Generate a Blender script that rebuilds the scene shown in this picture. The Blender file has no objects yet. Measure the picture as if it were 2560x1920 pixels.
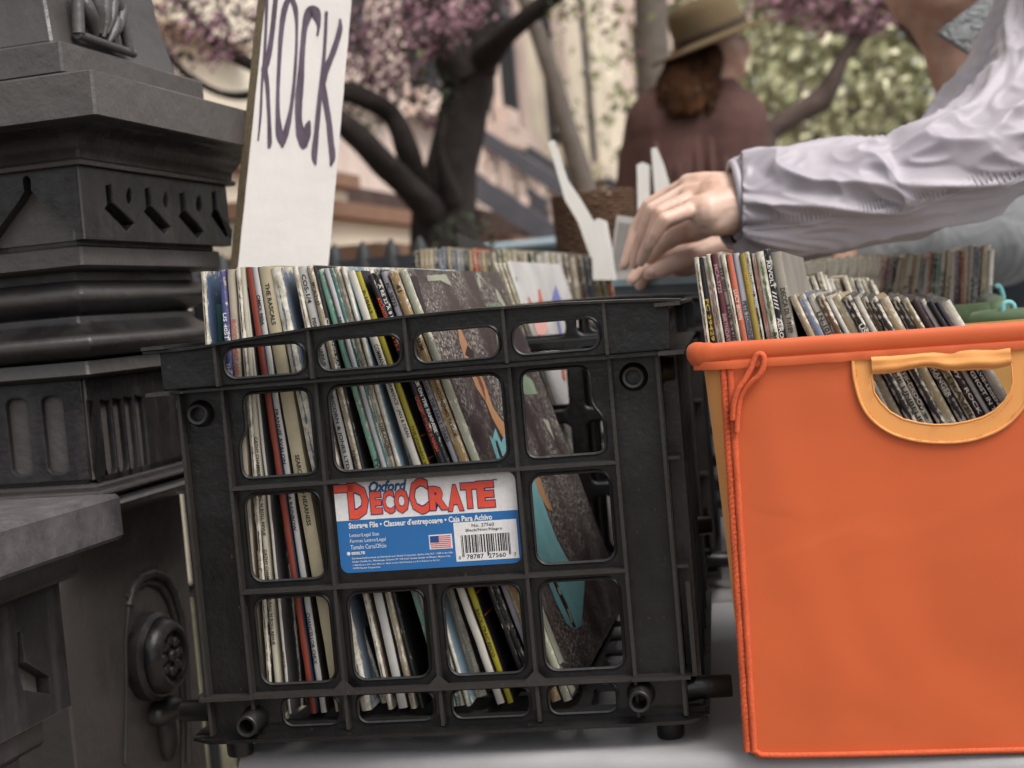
import bpy, math, random
from math import sin, cos, pi, radians, sqrt, atan2, tan
from mathutils import Vector, Matrix, noise
V = Vector
scene = bpy.context.scene
COL = scene.collection
random.seed(7)
# ------------------------------------------------------------------ camera
FPX = 2560 * 50 / 36.0
CAMP = V((0, 0, 1.08))
_p, _r = radians(3.0), radians(-4.98)
_Rx = Matrix(((1, 0, 0), (0, cos(_p), -sin(_p)), (0, sin(_p), cos(_p))))
_Ry = Matrix(((cos(_r), 0, sin(_r)), (0, 1, 0), (-sin(_r), 0, cos(_r))))
RC = _Ry @ _Rx
CR, CF, CU = RC[0].copy(), RC[1].copy(), RC[2].copy()
cam = bpy.data.cameras.new('camera')
camo = bpy.data.objects.new('camera', cam)
COL.objects.link(camo)
_m = Matrix((CR, CU, -CF)).transposed().to_4x4()
_m.translation = CAMP
camo.matrix_world = _m
cam.lens = 50; cam.sensor_width = 36; cam.clip_start = 0.05; cam.clip_end = 500
cam.dof.use_dof = True; cam.dof.focus_distance = 1.0; cam.dof.aperture_fstop = 7.8
scene.camera = camo

def ray(px, py):
    return CF + CR * ((px - 1280) / FPX) + CU * ((960 - py) / FPX)
def P(px, py, Y):
    d = ray(px, py); return CAMP + d * (Y / d.y)
def PZ(px, py, z):
    d = ray(px, py); return CAMP + d * ((z - CAMP.z) / d.z)
def hit(px, py, M, axis, val):
    """photo direction met with the plane local[axis] == val of frame M; gives local coordinates"""
    inv = M.inverted(); o = inv @ CAMP; d = inv.to_3x3() @ ray(px, py)
    t = (val - o[axis]) / d[axis]; return o + d * t
# ------------------------------------------------------------------ materials
def lin(h, k=1.0):
    h = h.lstrip('#'); o = []
    for i in (0, 2, 4):
        c = int(h[i:i + 2], 16) / 255
        o.append((c / 12.92 if c <= .04045 else ((c + .055) / 1.055) ** 2.4) * k)
    return (*o, 1)
_mats = {}
class NT:
    def __init__(s, name):
        s.m = bpy.data.materials.new(name); s.m.use_nodes = True
        s.t = s.m.node_tree; s.n = s.t.nodes; s.b = s.n['Principled BSDF']
    def new(s, ty, **k):
        n = s.n.new(ty)
        for a, v in k.items():
            if a in n.inputs: n.inputs[a].default_value = v
            else: setattr(n, a, v)
        return n
    def link(s, a, b): s.t.links.new(a, b)
    def noise(s, scale, detail=4, rough=.6, vec=None, dist=0):
        n = s.new('ShaderNodeTexNoise'); n.inputs['Scale'].default_value = scale
        n.inputs['Detail'].default_value = detail; n.inputs['Roughness'].default_value = rough
        n.inputs['Distortion'].default_value = dist
        s.link(vec if vec else s.co(), n.inputs['Vector']); return n.outputs['Fac']
    def co(s):
        if not hasattr(s, '_co'): s._co = s.new('ShaderNodeTexCoord').outputs['Object']
        return s._co
    def scaled(s, sc):
        m = s.new('ShaderNodeMapping'); m.inputs['Scale'].default_value = sc
        s.link(s.co(), m.inputs['Vector']); return m.outputs['Vector']
    def ramp(s, fac, a, b, ca=(0, 0, 0, 1), cb=(1, 1, 1, 1)):
        r = s.new('ShaderNodeValToRGB'); e = r.color_ramp.elements
        e[0].position = a; e[1].position = b; e[0].color = ca; e[1].color = cb
        s.link(fac, r.inputs['Fac']); return r.outputs['Color']
    def mix(s, fac, a, b):
        m = s.new('ShaderNodeMix', data_type='RGBA')
        for v, i in ((fac, 0), (a, 6), (b, 7)):
            if isinstance(v, (tuple, list, float, int)): m.inputs[i].default_value = v
            else: s.link(v, m.inputs[i])
        return m.outputs[2]
    def bump(s, h, dist, strength=1.0, chain=None):
        b = s.new('ShaderNodeBump'); b.inputs['Distance'].default_value = dist
        b.inputs['Strength'].default_value = strength
        s.link(h, b.inputs['Height'])
        if chain: s.link(chain, b.inputs['Normal'])
        s.link(b.outputs['Normal'], s.b.inputs['Normal']); return b.outputs['Normal']
    def col(s, c):
        if isinstance(c, tuple): s.b.inputs['Base Color'].default_value = c
        else: s.link(c, s.b.inputs['Base Color'])
def simple(name, hexc, rough=.7, k=.8, var=.25, vscale=20, bump=0, bscale=60, spec=.3, metal=0):
    key = (name,)
    if key in _mats: return _mats[key]
    t = NT(name); c = lin(hexc, k)
    d = tuple(x * (1 - var) for x in c[:3]) + (1,)
    u = tuple(min(1, x * (1 + var * .6)) for x in c[:3]) + (1,)
    n = t.noise(vscale, 5, .65)
    t.col(t.ramp(n, .3, .7, d, u))
    t.b.inputs['Roughness'].default_value = rough
    t.b.inputs['Specular IOR Level'].default_value = spec
    t.b.inputs['Metallic'].default_value = metal
    if bump: t.bump(t.noise(bscale, 6, .7), bump)
    _mats[key] = t.m; return t.m
def sleeve_mat(hexc, wear=.5, gloss=.45, tone='#cbc0a8', pale=1.0):  # pale: colour gain that brightens rows dimmed by the arms' shade
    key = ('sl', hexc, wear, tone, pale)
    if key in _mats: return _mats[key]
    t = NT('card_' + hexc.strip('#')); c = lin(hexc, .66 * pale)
    n1 = t.noise(16, 5, .7)
    base = t.ramp(n1, .3, .72, tuple(x * .72 for x in c[:3]) + (1,), tuple(min(1, x * 1.1) for x in c[:3]) + (1,))
    at = t.new('ShaderNodeAttribute', attribute_name='wear').outputs['Fac']
    n2 = t.noise(420, 6, .75, t.scaled((1, 1, .35)))
    n3 = t.noise(60, 5, .7)
    def math_(op, a, b):
        m = t.new('ShaderNodeMath', operation=op)
        for i, v in enumerate((a, b)):
            if isinstance(v, (float, int)): m.inputs[i].default_value = v
            else: t.link(v, m.inputs[i])
        return m.outputs[0]
    s = math_('ADD', math_('MULTIPLY', n2, .55), math_('MULTIPLY', n3, .45))
    s = math_('ADD', s, math_('MULTIPLY', at, .04 + .24 * wear))
    f = t.ramp(s, .70 - .13 * wear, .755 - .13 * wear)
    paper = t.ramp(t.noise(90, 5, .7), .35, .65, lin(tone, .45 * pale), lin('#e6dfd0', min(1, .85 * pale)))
    t.col(t.mix(f, base, paper))
    t.b.inputs['Roughness'].default_value = gloss
    t.b.inputs['Specular IOR Level'].default_value = .35
    t.bump(f, -.0002, .8, t.bump(t.noise(8, 3, .5), .004, .4))
    _mats[key] = t.m; return t.m
def ink(hexc):
    return simple('ink_' + hexc.strip('#'), hexc, .6, .8, .12, 300)
# ------------------------------------------------------------------ mesh builder
class MB:
    def __init__(s): s.v = []; s.f = []; s.m = []; s.w = None
    def add(s, vs, fs, M=None, mat=0):
        o = len(s.v)
        s.v += [tuple(M @ V(v)) if M is not None else tuple(v) for v in vs]
        s.f += [tuple(i + o for i in f) for f in fs]; s.m += [mat] * len(fs)
    def box(s, a, b, M=None, mat=0):
        (x0, y0, z0), (x1, y1, z1) = a, b
        vs = [(x0, y0, z0), (x1, y0, z0), (x1, y1, z0), (x0, y1, z0), (x0, y0, z1), (x1, y0, z1), (x1, y1, z1), (x0, y1, z1)]
        s.add(vs, [(0, 3, 2, 1), (4, 5, 6, 7), (0, 1, 5, 4), (1, 2, 6, 5), (2, 3, 7, 6), (3, 0, 4, 7)], M, mat)
    def cbox(s, a, b, c=.002, M=None, mat=0):
        """box with small chamfered edges"""
        (x0, y0, z0), (x1, y1, z1) = a, b
        vs = []; idx = {}
        for i, X in enumerate((x0, x1)):
            for j, Y in enumerate((y0, y1)):
                for k, Z in enumerate((z0, z1)):
                    sx, sy, sz = (1, -1)[i] * c, (1, -1)[j] * c, (1, -1)[k] * c
                    for ax, q in enumerate(((X, Y + sy, Z + sz), (X + sx, Y, Z + sz), (X + sx, Y + sy, Z))):
                        idx[i, j, k, ax] = len(vs); vs.append(q)
        g = lambda i, j, k, a: idx[i, j, k, a]
        F = []
        for i in (0, 1): F.append([g(i, 0, 0, 0), g(i, 1, 0, 0), g(i, 1, 1, 0), g(i, 0, 1, 0)][::(1 if i else -1)])
        for j in (0, 1): F.append([g(0, j, 0, 1), g(1, j, 0, 1), g(1, j, 1, 1), g(0, j, 1, 1)][::(-1 if j else 1)])
        for k in (0, 1): F.append([g(0, 0, k, 2), g(1, 0, k, 2), g(1, 1, k, 2), g(0, 1, k, 2)][::(1 if k else -1)])
        for j in (0, 1):
            for k in (0, 1): F.append([g(0, j, k, 1), g(1, j, k, 1), g(1, j, k, 2), g(0, j, k, 2)])
        for i in (0, 1):
            for k in (0, 1): F.append([g(i, 0, k, 0), g(i, 1, k, 0), g(i, 1, k, 2), g(i, 0, k, 2)])
        for i in (0, 1):
            for j in (0, 1): F.append([g(i, j, 0, 0), g(i, j, 1, 0), g(i, j, 1, 1), g(i, j, 0, 1)])
        for i in (0, 1):
            for j in (0, 1):
                for k in (0, 1): F.append([g(i, j, k, 0), g(i, j, k, 1), g(i, j, k, 2)])
        s.add(vs, F, M, mat)
    def prism(s, poly, y0, y1, M=None, mat=0):
        """poly in local x,z; extruded along y"""
        n = len(poly); vs = [(x, y0, z) for x, z in poly] + [(x, y1, z) for x, z in poly]
        fs = [tuple(range(n)), tuple(range(2 * n - 1, n - 1, -1))] + [(i, i + n, (i + 1) % n + n, (i + 1) % n) for i in range(n)]
        s.add(vs, fs, M, mat)
    def tube(s, pts, rad, n=10, cap=True, M=None, mat=0, flat=1.0, jit=0, closed=False):
        pts = [V(p) for p in pts]; N = len(pts)
        if not hasattr(rad, '__len__'): rad = [rad] * N
        up = V((0, 0, 1)); vs = []; last = None
        for i, p in enumerate(pts):
            if closed: t = (pts[(i + 1) % N] - pts[i - 1]).normalized()
            else: t = (pts[min(i + 1, N - 1)] - pts[max(i - 1, 0)]).normalized()
            if last is None:
                a = t.cross(up if abs(t.z) < .9 else V((1, 0, 0))).normalized()
            else:
                a = (last - t * last.dot(t)).normalized()
            last = a; b = t.cross(a)
            for k in range(n):
                th = 2 * pi * k / n; r = rad[i]
                if jit: r *= 1 + jit * noise.noise(p * 9 + V((cos(th), sin(th), 0)) * 1.5)
                vs.append(p + a * cos(th) * r + b * sin(th) * r * flat)
        fs = []
        for i in range(N if closed else N - 1):
            j = (i + 1) % N
            for k in range(n):
                fs.append((i * n + k, i * n + (k + 1) % n, j * n + (k + 1) % n, j * n + k))
        if cap and not closed: fs += [tuple(range(n))[::-1], tuple(range((N - 1) * n, N * n))]
        s.add(vs, fs, M, mat)
    def lathe(s, prof, n=24, M=None, mat=0):
        """prof: (r, z) list, about local z"""
        vs = []; fs = []
        for r, z in prof:
            for k in range(n): vs.append((r * cos(2 * pi * k / n), r * sin(2 * pi * k / n), z))
        for i in range(len(prof) - 1):
            for k in range(n): fs.append((i * n + k, i * n + (k + 1) % n, (i + 1) * n + (k + 1) % n, (i + 1) * n + k))
        s.add(vs, fs, M, mat)
    def ball(s, c, r, M=None, mat=0, n=12, m=8):
        if not hasattr(r, '__len__'): r = (r, r, r)
        vs = [(c[0], c[1], c[2] - r[2])]; fs = []
        for i in range(1, m):
            a = -pi / 2 + pi * i / m
            for k in range(n): vs.append((c[0] + r[0] * cos(a) * cos(2 * pi * k / n), c[1] + r[1] * cos(a) * sin(2 * pi * k / n), c[2] + r[2] * sin(a)))
        vs.append((c[0], c[1], c[2] + r[2])); L = len(vs) - 1
        for k in range(n):
            fs.append((0, 1 + (k + 1) % n, 1 + k)); fs.append((L, L - n + k, L - n + (k + 1) % n))
            for i in range(m - 2):
                o = 1 + i * n; fs.append((o + k, o + (k + 1) % n, o + n + (k + 1) % n, o + n + k))
        s.add(vs, fs, M, mat)
    def mesh(s, name, mats, smooth=False):
        me = bpy.data.meshes.new(name); me.from_pydata(s.v, [], s.f)
        for m in (mats if isinstance(mats, (list, tuple)) else [mats]): me.materials.append(m)
        me.polygons.foreach_set('material_index', s.m)
        if smooth: me.polygons.foreach_set('use_smooth', [True] * len(s.f))
        me.update(); return me
def auto(me, ang=35):
    me.polygons.foreach_set('use_smooth', [True] * len(me.polygons))
    try: me.set_sharp_from_angle(angle=radians(ang))
    except Exception: pass
    return me
def T(x, y, z): return Matrix.Translation((x, y, z))
def R(a, ax): return Matrix.Rotation(radians(a), 4, ax)
def S(x, y, z): return Matrix.Diagonal((x, y, z, 1))
def root(name, label, cat, M=None, group=None, kind=None):
    o = bpy.data.objects.new(name, None); COL.objects.link(o); o.empty_display_size = .05
    if M is not None: o.matrix_world = M if isinstance(M, Matrix) else T(*M)
    tag(o, label, cat, group, kind); return o
def tag(o, label=None, cat=None, group=None, kind=None):
    if label: o['label'] = label
    if cat: o['category'] = cat
    if group: o['group'] = group
    if kind: o['kind'] = kind
    return o
def part(name, me, parent=None, world=False, label=None):
    """links mesh me as a child; world=True when its vertices are in world coordinates"""
    o = bpy.data.objects.new(name, me); COL.objects.link(o)
    if parent is not None:
        if world:
            Mw = parent.matrix_basis.copy(); q = parent.parent
            while q is not None: Mw = q.matrix_basis @ Mw; q = q.parent
            me.transform(Mw.inverted())
        o.parent = parent
    if label: o['label'] = label
    return o
def eval_mesh(o, name):
    dg = bpy.context.evaluated_depsgraph_get(); dg.update()
    return bpy.data.meshes.new_from_object(o.evaluated_get(dg))
_plates = 0
def plate(mb, outer, holes, th, M, bevel=0.0, mat=0):
    """flat sheet with holes in the local x,z plane, front face at y=0, going back to y=th"""
    cu = bpy.data.curves.new('plate', 'CURVE'); cu.dimensions = '2D'; cu.fill_mode = 'BOTH'
    cu.extrude = max(th / 2 - bevel, 1e-5); cu.bevel_depth = bevel; cu.bevel_resolution = 1 if bevel else 0
    cu.offset = -bevel
    for poly in [outer] + list(holes):
        sp = cu.splines.new('POLY'); sp.points.add(len(poly) - 1); sp.use_cyclic_u = True
        for p, (x, z) in zip(sp.points, poly): p.co = (x, z, 0, 1)
    o = bpy.data.objects.new('plate', cu); COL.objects.link(o)
    me = eval_mesh(o, 'plate')
    K = M @ T(0, th / 2, 0) @ Matrix.Rotation(pi / 2, 4, 'X')
    mb.add([v.co for v in me.vertices], [tuple(p.vertices) for p in me.polygons], K, mat)
    bpy.data.objects.remove(o); bpy.data.curves.remove(cu); bpy.data.meshes.remove(me)
def rr(x0, z0, x1, z1, r, n=5):
    out = []
    for cx, cz, a0 in ((x1 - r, z1 - r, 0), (x0 + r, z1 - r, 90), (x0 + r, z0 + r, 180), (x1 - r, z0 + r, 270)):
        for i in range(n + 1):
            a = radians(a0 + 90 * i / n); out.append((cx + r * cos(a), cz + r * sin(a)))
    return out
def rpoly(pts, r, n=4):
    """round the corners of a polygon"""
    out = []; N = len(pts)
    for i in range(N):
        p, a, b = V((*pts[i], 0)), V((*pts[i - 1], 0)), V((*pts[(i + 1) % N], 0))
        da, db = (a - p), (b - p); k = min(r, da.length * .45, db.length * .45)
        A, B = p + da.normalized() * k, p + db.normalized() * k
        for j in range(n + 1):
            t = j / n; q = A * (1 - t) ** 2 + p * 2 * t * (1 - t) + B * t * t; out.append((q.x, q.y))
    return out
_tc = {}
def text_geo(body, bold=0.0, shear=0.0):
    key = (body, bold, shear)
    if key not in _tc:
        cu = bpy.data.curves.new('t', 'FONT'); cu.body = body; cu.size = 1; cu.offset = bold; cu.shear = shear
        cu.resolution_u = 2
        o = bpy.data.objects.new('t', cu); COL.objects.link(o); me = eval_mesh(o, 't')
        vs = [v.co.copy() for v in me.vertices]; fs = [tuple(p.vertices) for p in me.polygons]
        bpy.data.objects.remove(o); bpy.data.curves.remove(cu); bpy.data.meshes.remove(me)
        if not vs: vs = [V((0, 0, 0))]
        x0, x1 = min(v.x for v in vs), max(v.x for v in vs); y0, y1 = min(v.y for v in vs), max(v.y for v in vs)
        _tc[key] = (vs, fs, x0, x1, y0, y1)
    return _tc[key]
def text(mb, body, u0, v0, u1, v1, M, mat=0, bold=0.0, shear=0.0, keep=False):
    """lettering stretched into the rectangle u0..u1, v0..v1 of the local x,z plane (facing -y)"""
    vs, fs, x0, x1, y0, y1 = text_geo(body, bold, shear)
    if y1 - y0 < 1e-6: return
    sx, sy = (u1 - u0) / (x1 - x0), (v1 - v0) / (y1 - y0)
    mb.add([(u0 + (v.x - x0) * sx, 0, v0 + (v.y - y0) * sy) for v in vs], fs, M, mat)
# blob: tapered chains merged to one skin
def blob(name, chains, voxel, mat, smooth=6, balls=()):
    mb = MB()
    for ch in chains:
        for (a, ra), (b, rb) in zip(ch, ch[1:]):
            a, b = V(a), V(b); L = (b - a).length; n = max(2, int(L / (min(ra, rb) * .45)) + 1)
            for i in range(n + 1):
                t = i / n; mb.ball(a.lerp(b, t), ra + (rb - ra) * t, n=12, m=8)
    for c, r in balls: mb.ball(c, r, n=16, m=12)
    me = mb.mesh(name, mat); o = bpy.data.objects.new(name, me); COL.objects.link(o)
    md = o.modifiers.new('r', 'REMESH'); md.mode = 'VOXEL'; md.voxel_size = voxel; md.use_smooth_shade = True
    sm = o.modifiers.new('s', 'SMOOTH'); sm.iterations = smooth; sm.factor = .5
    out = eval_mesh(o, name); bpy.data.objects.remove(o); bpy.data.meshes.remove(me)
    out.name = name
    if not out.materials: out.materials.append(mat)
    out.polygons.foreach_set('use_smooth', [True] * len(out.polygons))
    return out
def smoothpath(pts, n=6):
    """Catmull-Rom through tuples of any length"""
    out = []; N = len(pts)
    for i in range(N - 1):
        p0, p1, p2, p3 = pts[max(i - 1, 0)], pts[i], pts[i + 1], pts[min(i + 2, N - 1)]
        for k in range(n):
            t = k / n
            out.append(tuple(.5 * (2 * b + (c - a) * t + (2 * a - 5 * b + 4 * c - d) * t * t + (3 * b - a - 3 * c + d) * t ** 3) for a, b, c, d in zip(p0, p1, p2, p3)))
    out.append(tuple(pts[-1])); return out
# ------------------------------------------------------------------ world + light
w = bpy.data.worlds.new("World"); scene.world = w; w.use_nodes = True
nt = w.node_tree; bg = nt.nodes['Background']
sky = nt.nodes.new('ShaderNodeTexSky'); sky.sky_type = 'NISHITA'; sky.sun_disc = False
SUN_EL, SUN_AZ = 56, 135          # azimuth clockwise from +Y
sky.sun_elevation = radians(SUN_EL); sky.sun_rotation = radians(SUN_AZ); sky.air_density = 1.0; sky.dust_density = 4; sky.ozone_density = 1
hs_ = nt.nodes.new('ShaderNodeHueSaturation'); hs_.inputs['Saturation'].default_value = .22
nt.links.new(sky.outputs['Color'], hs_.inputs['Color']); nt.links.new(hs_.outputs['Color'], bg.inputs['Color']); bg.inputs['Strength'].default_value = .15
sd = bpy.data.lights.new('sun', 'SUN'); so = bpy.data.objects.new('sun', sd); COL.objects.link(so)
sd.energy = 1.7; sd.angle = radians(35); sd.color = (1, .955, .90)
_d = V((sin(radians(SUN_AZ)) * cos(radians(SUN_EL)), cos(radians(SUN_AZ)) * cos(radians(SUN_EL)), sin(radians(SUN_EL))))
so.rotation_euler = _d.to_track_quat('Z', 'Y').to_euler()
scene.view_settings.view_transform = 'Standard'; scene.view_settings.look = 'None'
scene.view_settings.exposure = 0.62; scene.view_settings.gamma = 1
# ------------------------------------------------------------------ tables and ground
TABZ = .771
YAWT = -15.5
m_table = simple('table_plastic', '#a5a2a3', .45, .8, .12, 12, .0002, 300)
def table_part(origin, yaw, x0, x1, y1, z, nm, label):
    M = T(origin.x, origin.y, z) @ R(yaw, 'Z')
    r = root(nm, label, 'table', M)
    prof = [(0.0, -.045), (0.0, -.012)] + [(.012 - .012 * cos(a), -.012 + .012 * sin(a)) for a in (.4, .8, 1.2, 1.57)] + [(y1, 0), (y1, -.045), (y1 - .004, -.045), (y1 - .004, -.006), (.006, -.006), (.006, -.045)]
    mb = MB(); n = len(prof)
    vs = [(x0, y, zz) for y, zz in prof] + [(x1, y, zz) for y, zz in prof]
    mb.add(vs, [(i, i + n, (i + 1) % n + n, (i + 1) % n) for i in range(n)] + [tuple(range(n)), tuple(range(2 * n - 1, n - 1, -1))])
    part('tabletop', auto(mb.mesh('tabletop', m_table)), r)
    dk = simple('table_leg_steel', '#4a4a4c', .4, .8, .1)
    for lx in (x0 + .12, x1 - .12):
        for ly in (.1, y1 - .1):
            mb = MB(); mb.tube([(lx, ly, -.008), (lx, ly, -z + .002)], .014, 10)
            part('leg', mb.mesh('leg', dk), r)
    return M
o1 = PZ(593, 1890, TABZ)
TM = table_part(o1, YAWT, 0, 2.1, .47, TABZ, 'folding_table', 'white folding table with rounded front edge holding the black and orange bins')
o2 = TM @ V((0, .50, 0))
T2Z = TABZ + .002
table_part(V((o2.x, o2.y, 0)), YAWT, -.05, 2.1, 1.45, T2Z, 'folding_table', 'white folding table behind, under the farther crates of records')
# ground
m_walk = simple('pavement_stone', '#9a9088', .9, .7, .3, 3, .003, 30)
mb = MB(); mb.box((-60, -8, -.2), (60, 220, 0)); part('ground', mb.mesh('ground', simple('earth', '#5e5a48', .95, .8, .4, 2, .01, 20)))['kind'] = 'structure'
SD = V((sin(radians(14.5)), cos(radians(14.5)), 0))        # street direction
SN = V((cos(radians(14.5)), -sin(radians(14.5)), 0))       # across the street to the right
MS = Matrix(((SN.x, SD.x, 0, 0), (SN.y, SD.y, 0, 0), (0, 0, 1, 0), (0, 0, 0, 1)))   # street frame: x across, y along
mb = MB()
for i in range(40):
    for j in range(3):
        mb.cbox((-1.6 + j * 1.6 + .006, -4 + i * 1.6 + .006, 0), (j * 1.6 - .006, -4 + (i + 1) * 1.6 - .006, .02), .004, MS)
part('pavement', mb.mesh('pavement', m_walk))['kind'] = 'structure'
# ------------------------------------------------------------------ black crate
t = NT('black_crate_plastic')
geo = t.new('ShaderNodeNewGeometry').outputs['Pointiness']
edge = t.ramp(geo, .55, .70)
n1 = t.noise(9, 5, .7); n2 = t.noise(260, 5, .8, t.scaled((1, 1, .5)))
dust = t.ramp(n1, .45, .8, (0, 0, 0, 1), (.5, .5, .5, 1)); fl = t.ramp(n2, .635, .70)
c1 = t.mix(dust, lin('#121111', .7), lin('#2c2826', .7))
c2 = t.mix(edge, c1, lin('#4a4542', .35))
t.col(t.mix(fl, c2, lin('#79706c', .45)))
t.link(t.ramp(t.noise(14, 5, .7), .3, .75, (.24, .24, .24, 1), (.5, .5, .5, 1)), t.b.inputs['Roughness']); t.b.inputs['Specular IOR Level'].default_value = .5
t.bump(t.noise(500, 3, .6), .0002, .5, t.bump(t.noise(30, 4, .6), .0025, .6))
m_crate = t.m
COLX = [-.138, -.069, 0, .069, .138]
L0, L1, L2, L3, LB = .2485, .1764, .1015, .0259, -.0054
HW = .172
def wall_holes(label_solid):
    H = []
    def opening(x0, x1, z0, z1, r=.009): H.append(rr(x0, z0, x1, z1, r))
    # upper row with corner cut-outs round the pegs
    H.append(rpoly([(-.131, L1 + .006), (-.0755, L1 + .006), (-.0755, L0 - .005), (-.125, L0 - .005), (-.125, .217), (-.131, .208)], .008))
    H.append(rpoly([(.131, L1 + .006), (.131, .207), (.123, .217), (.123, L0 - .005), (.0755, L0 - .005), (.0755, L1 + .006)], .008))
    opening(-.0625, .0625, L1 + .006, L0 - .005)
    opening(-.1315, -.0755, L2 + .006, L1 - .0055); opening(.0755, .1315, L2 + .006, L1 - .0055)
    if not label_solid: opening(-.0625, .0625, L2 + .006, L1 - .0055)
    for a, b in zip(COLX, COLX[1:]): opening(a + .0065, b - .0065, L3 + .0065, L2 - .0055)
    for a, b in ((-.118, -.0755), (-.0625, -.0065), (.0065, .0625), (.0755, .124)): opening(a, b, .0015, L3 - .003, .0075)
    return H
BAND = lambda x: L0 + .030 + .010 * max(0, 1 - ((x - .045) / .20) ** 2)
def front_wall(solid):
    mb = MB(); I = Matrix.Identity(4)
    holes = wall_holes(solid)
    plate(mb, [(-HW, LB + .002), (HW, LB + .002), (HW, L0 + .004), (-HW, L0 + .004)], holes, .0026, T(0, .008, 0), .0009)
    # raised lips round each opening
    for h in holes:
        mb.tube([(x, .0078, z) for x, z in h], .0014, 6, closed=True)
    # grid fins
    for x in COLX:
        zt_ = L2 if abs(x) < .01 else L0
        mb.prism([(x - .0012, L3), (x + .0012, L3), (x + .0012, zt_), (x - .0012, zt_)], 0.0005, .0085)
        mb.prism([(x - .0012, LB + .004), (x + .0012, LB + .004), (x + .0012, L3 - .001), (x - .0012, L3 - .001)], .0012, .0085)
    for z in (L1, L2):
        mb.box((-.138, .0, z - .0012), (.138, .0083, z + .0012))
    mb.box((-.176, -.0035, L3 - .0012), (-.136, .0083, L3 + .0012)); mb.box((.136, -.0035, L3 - .0012), (.176, .0083, L3 + .0012))
    mb.box((-.1395, -.001, L3 - .0014), (.1395, .0083, L3 + .0014))
    for a in COLX[1:-1]:
        mb.prism([(a - .009, L3 + .0012), (a + .009, L3 + .0012), (a, L3 + .010)], -.001, .0002)
    # posts at the corners
    for sx in (-1, 1):
        mb.box((sx * .1705 - .0012, .0, LB + .004), (sx * .1705 + .0012, .0085, L0))
    # bottom flange, slightly frayed
    n = 24; vs = []
    for i in range(n + 1):
        x = -.186 + .372 * i / n; j = .0008 * noise.noise(V((x * 40, 3, 0)))
        y = -.006 - .002 * (1 - (x / .186) ** 2) + j
        if abs(x) > .17: y += .010 * (abs(x) - .17) / .016
        vs += [(x, y, LB), (x, y, LB + .0025 + j), (x, .011, LB + .0035), (x, .011, LB)]
    fs = []
    for i in range(n):
        for k in range(4): fs.append((i * 4 + k, i * 4 + (k + 1) % 4, i * 4 + 4 + (k + 1) % 4, i * 4 + 4 + k))
    mb.add(vs, fs + [(0, 1, 2, 3), (n * 4 + 3, n * 4 + 2, n * 4 + 1, n * 4)])
    # rim band
    xs = [-.181 + .362 * i / 14 for i in range(15)]
    top = [(x, BAND(x) + .0006 * noise.noise(V((x * 30, 0, 1)))) for x in xs]
    outer = [(-.181, L0 + .002), (.181, L0 + .002)] + top[::-1]
    sl = [rr(a + .0045, L0 + .0062, b - .0045, L0 + .0285, .009) for a, b in zip(COLX, COLX[1:])]
    plate(mb, outer, sl, .003, T(0, -.0005, 0), .001)
    for h in sl: mb.tube([(x, -.0008, z) for x, z in h], .0013, 6, closed=True)
    for x in COLX: mb.prism([(x - .0011, L0 + .002), (x + .0011, L0 + .002), (x + .0011, BAND(x) - .001), (x - .0011, BAND(x) - .001)], -.0065, .0002)
    # top and lower flanges of the band
    for zf, th, d in ((None, .0026, .0085), (L0, .0026, .009)):
        vs = []; n = 28
        for i in range(n + 1):
            x = -.190 + .380 * i / n; z = (BAND(x) if zf is None else zf) + .0004 * noise.noise(V((x * 50, 9, 0)))
            y = -d + .0008 * noise.noise(V((x * 70, 1, 4)))
            vs += [(x, y, z - .0008), (x, y, z + .0008), (x, .0095, z + th / 2), (x, .0095, z - th / 2)]
        mb.add(vs, [(i * 4 + k, i * 4 + (k + 1) % 4, i * 4 + 4 + (k + 1) % 4, i * 4 + 4 + k) for i in range(n) for k in range(4)] + [(0, 1, 2, 3), (n * 4 + 3, n * 4 + 2, n * 4 + 1, n * 4)])
    return auto(mb.mesh('wall', m_crate), 40)
DEP = .438
def side_wall():
    """in its own x,z plane: x runs along the crate's depth, outside faces -y"""
    mb = MB(); n = 5; x0, x1 = .0, DEP; ys = [.03 + (DEP - .06) * i / n for i in range(n + 1)]
    holes = []
    for a, b in zip(ys, ys[1:]):
        for z0, z1 in ((L3 + .006, L2 - .005), (L2 + .006, L1 - .005), (L1 + .006, L0 - .005)): holes.append(rr(a + .006, z0, b - .006, z1, .008, 3))
        holes.append(rr(a + .008, L0 + .007, b - .008, L0 + .027, .008, 3))
    plate(mb, [(.004, LB), (DEP - .004, LB), (DEP - .004, L0 + .032), (.004, L0 + .032)], holes, .0026, T(0, .008, 0), 0)
    for y in ys: mb.box((y - .0012, -.002, LB + .004), (y + .0012, .0083, L0))
    for i in range(19):
        z = L3 + (L0 - L3) * i / 18
        mb.box((.10, .0, z - .0009), (.106, .0083, z + .0009)); mb.box((.33, .0, z - .0009), (.336, .0083, z + .0009))
    for z in (L1, L2, L3): mb.box((0.004, 0, z - .0011), (DEP - .004, .0083, z + .0011))
    mb.box((-.012, -.009, L0 - .0013), (DEP + .012, .0083, L0 + .0013)); mb.box((-.012, -.009, L0 + .0315), (DEP + .012, .0083, L0 + .034))
    mb.box((0.004, -.006, LB), (DEP - .004, .0083, LB + .003))
    mb.prism([(.001, L3 + .0015), (.07, L3 + .0015), (.001, L2 - .01)], .0, .003)
    return auto(mb.mesh('wall', m_crate), 40)
def peg(ln, r=.0078, ri=.0052):
    mb = MB(); n = 22
    mb.lathe([(r + .0022, 0), (r + .0006, ln * .25), (r, ln), (r - .0008, ln + .0007), (ri, ln + .0003), (ri - .0004, 0.001), (0, .001)], n, Matrix.Rotation(pi / 2, 4, 'X'))
    return auto(mb.mesh('peg', m_crate), 50)
ME = {}
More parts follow.
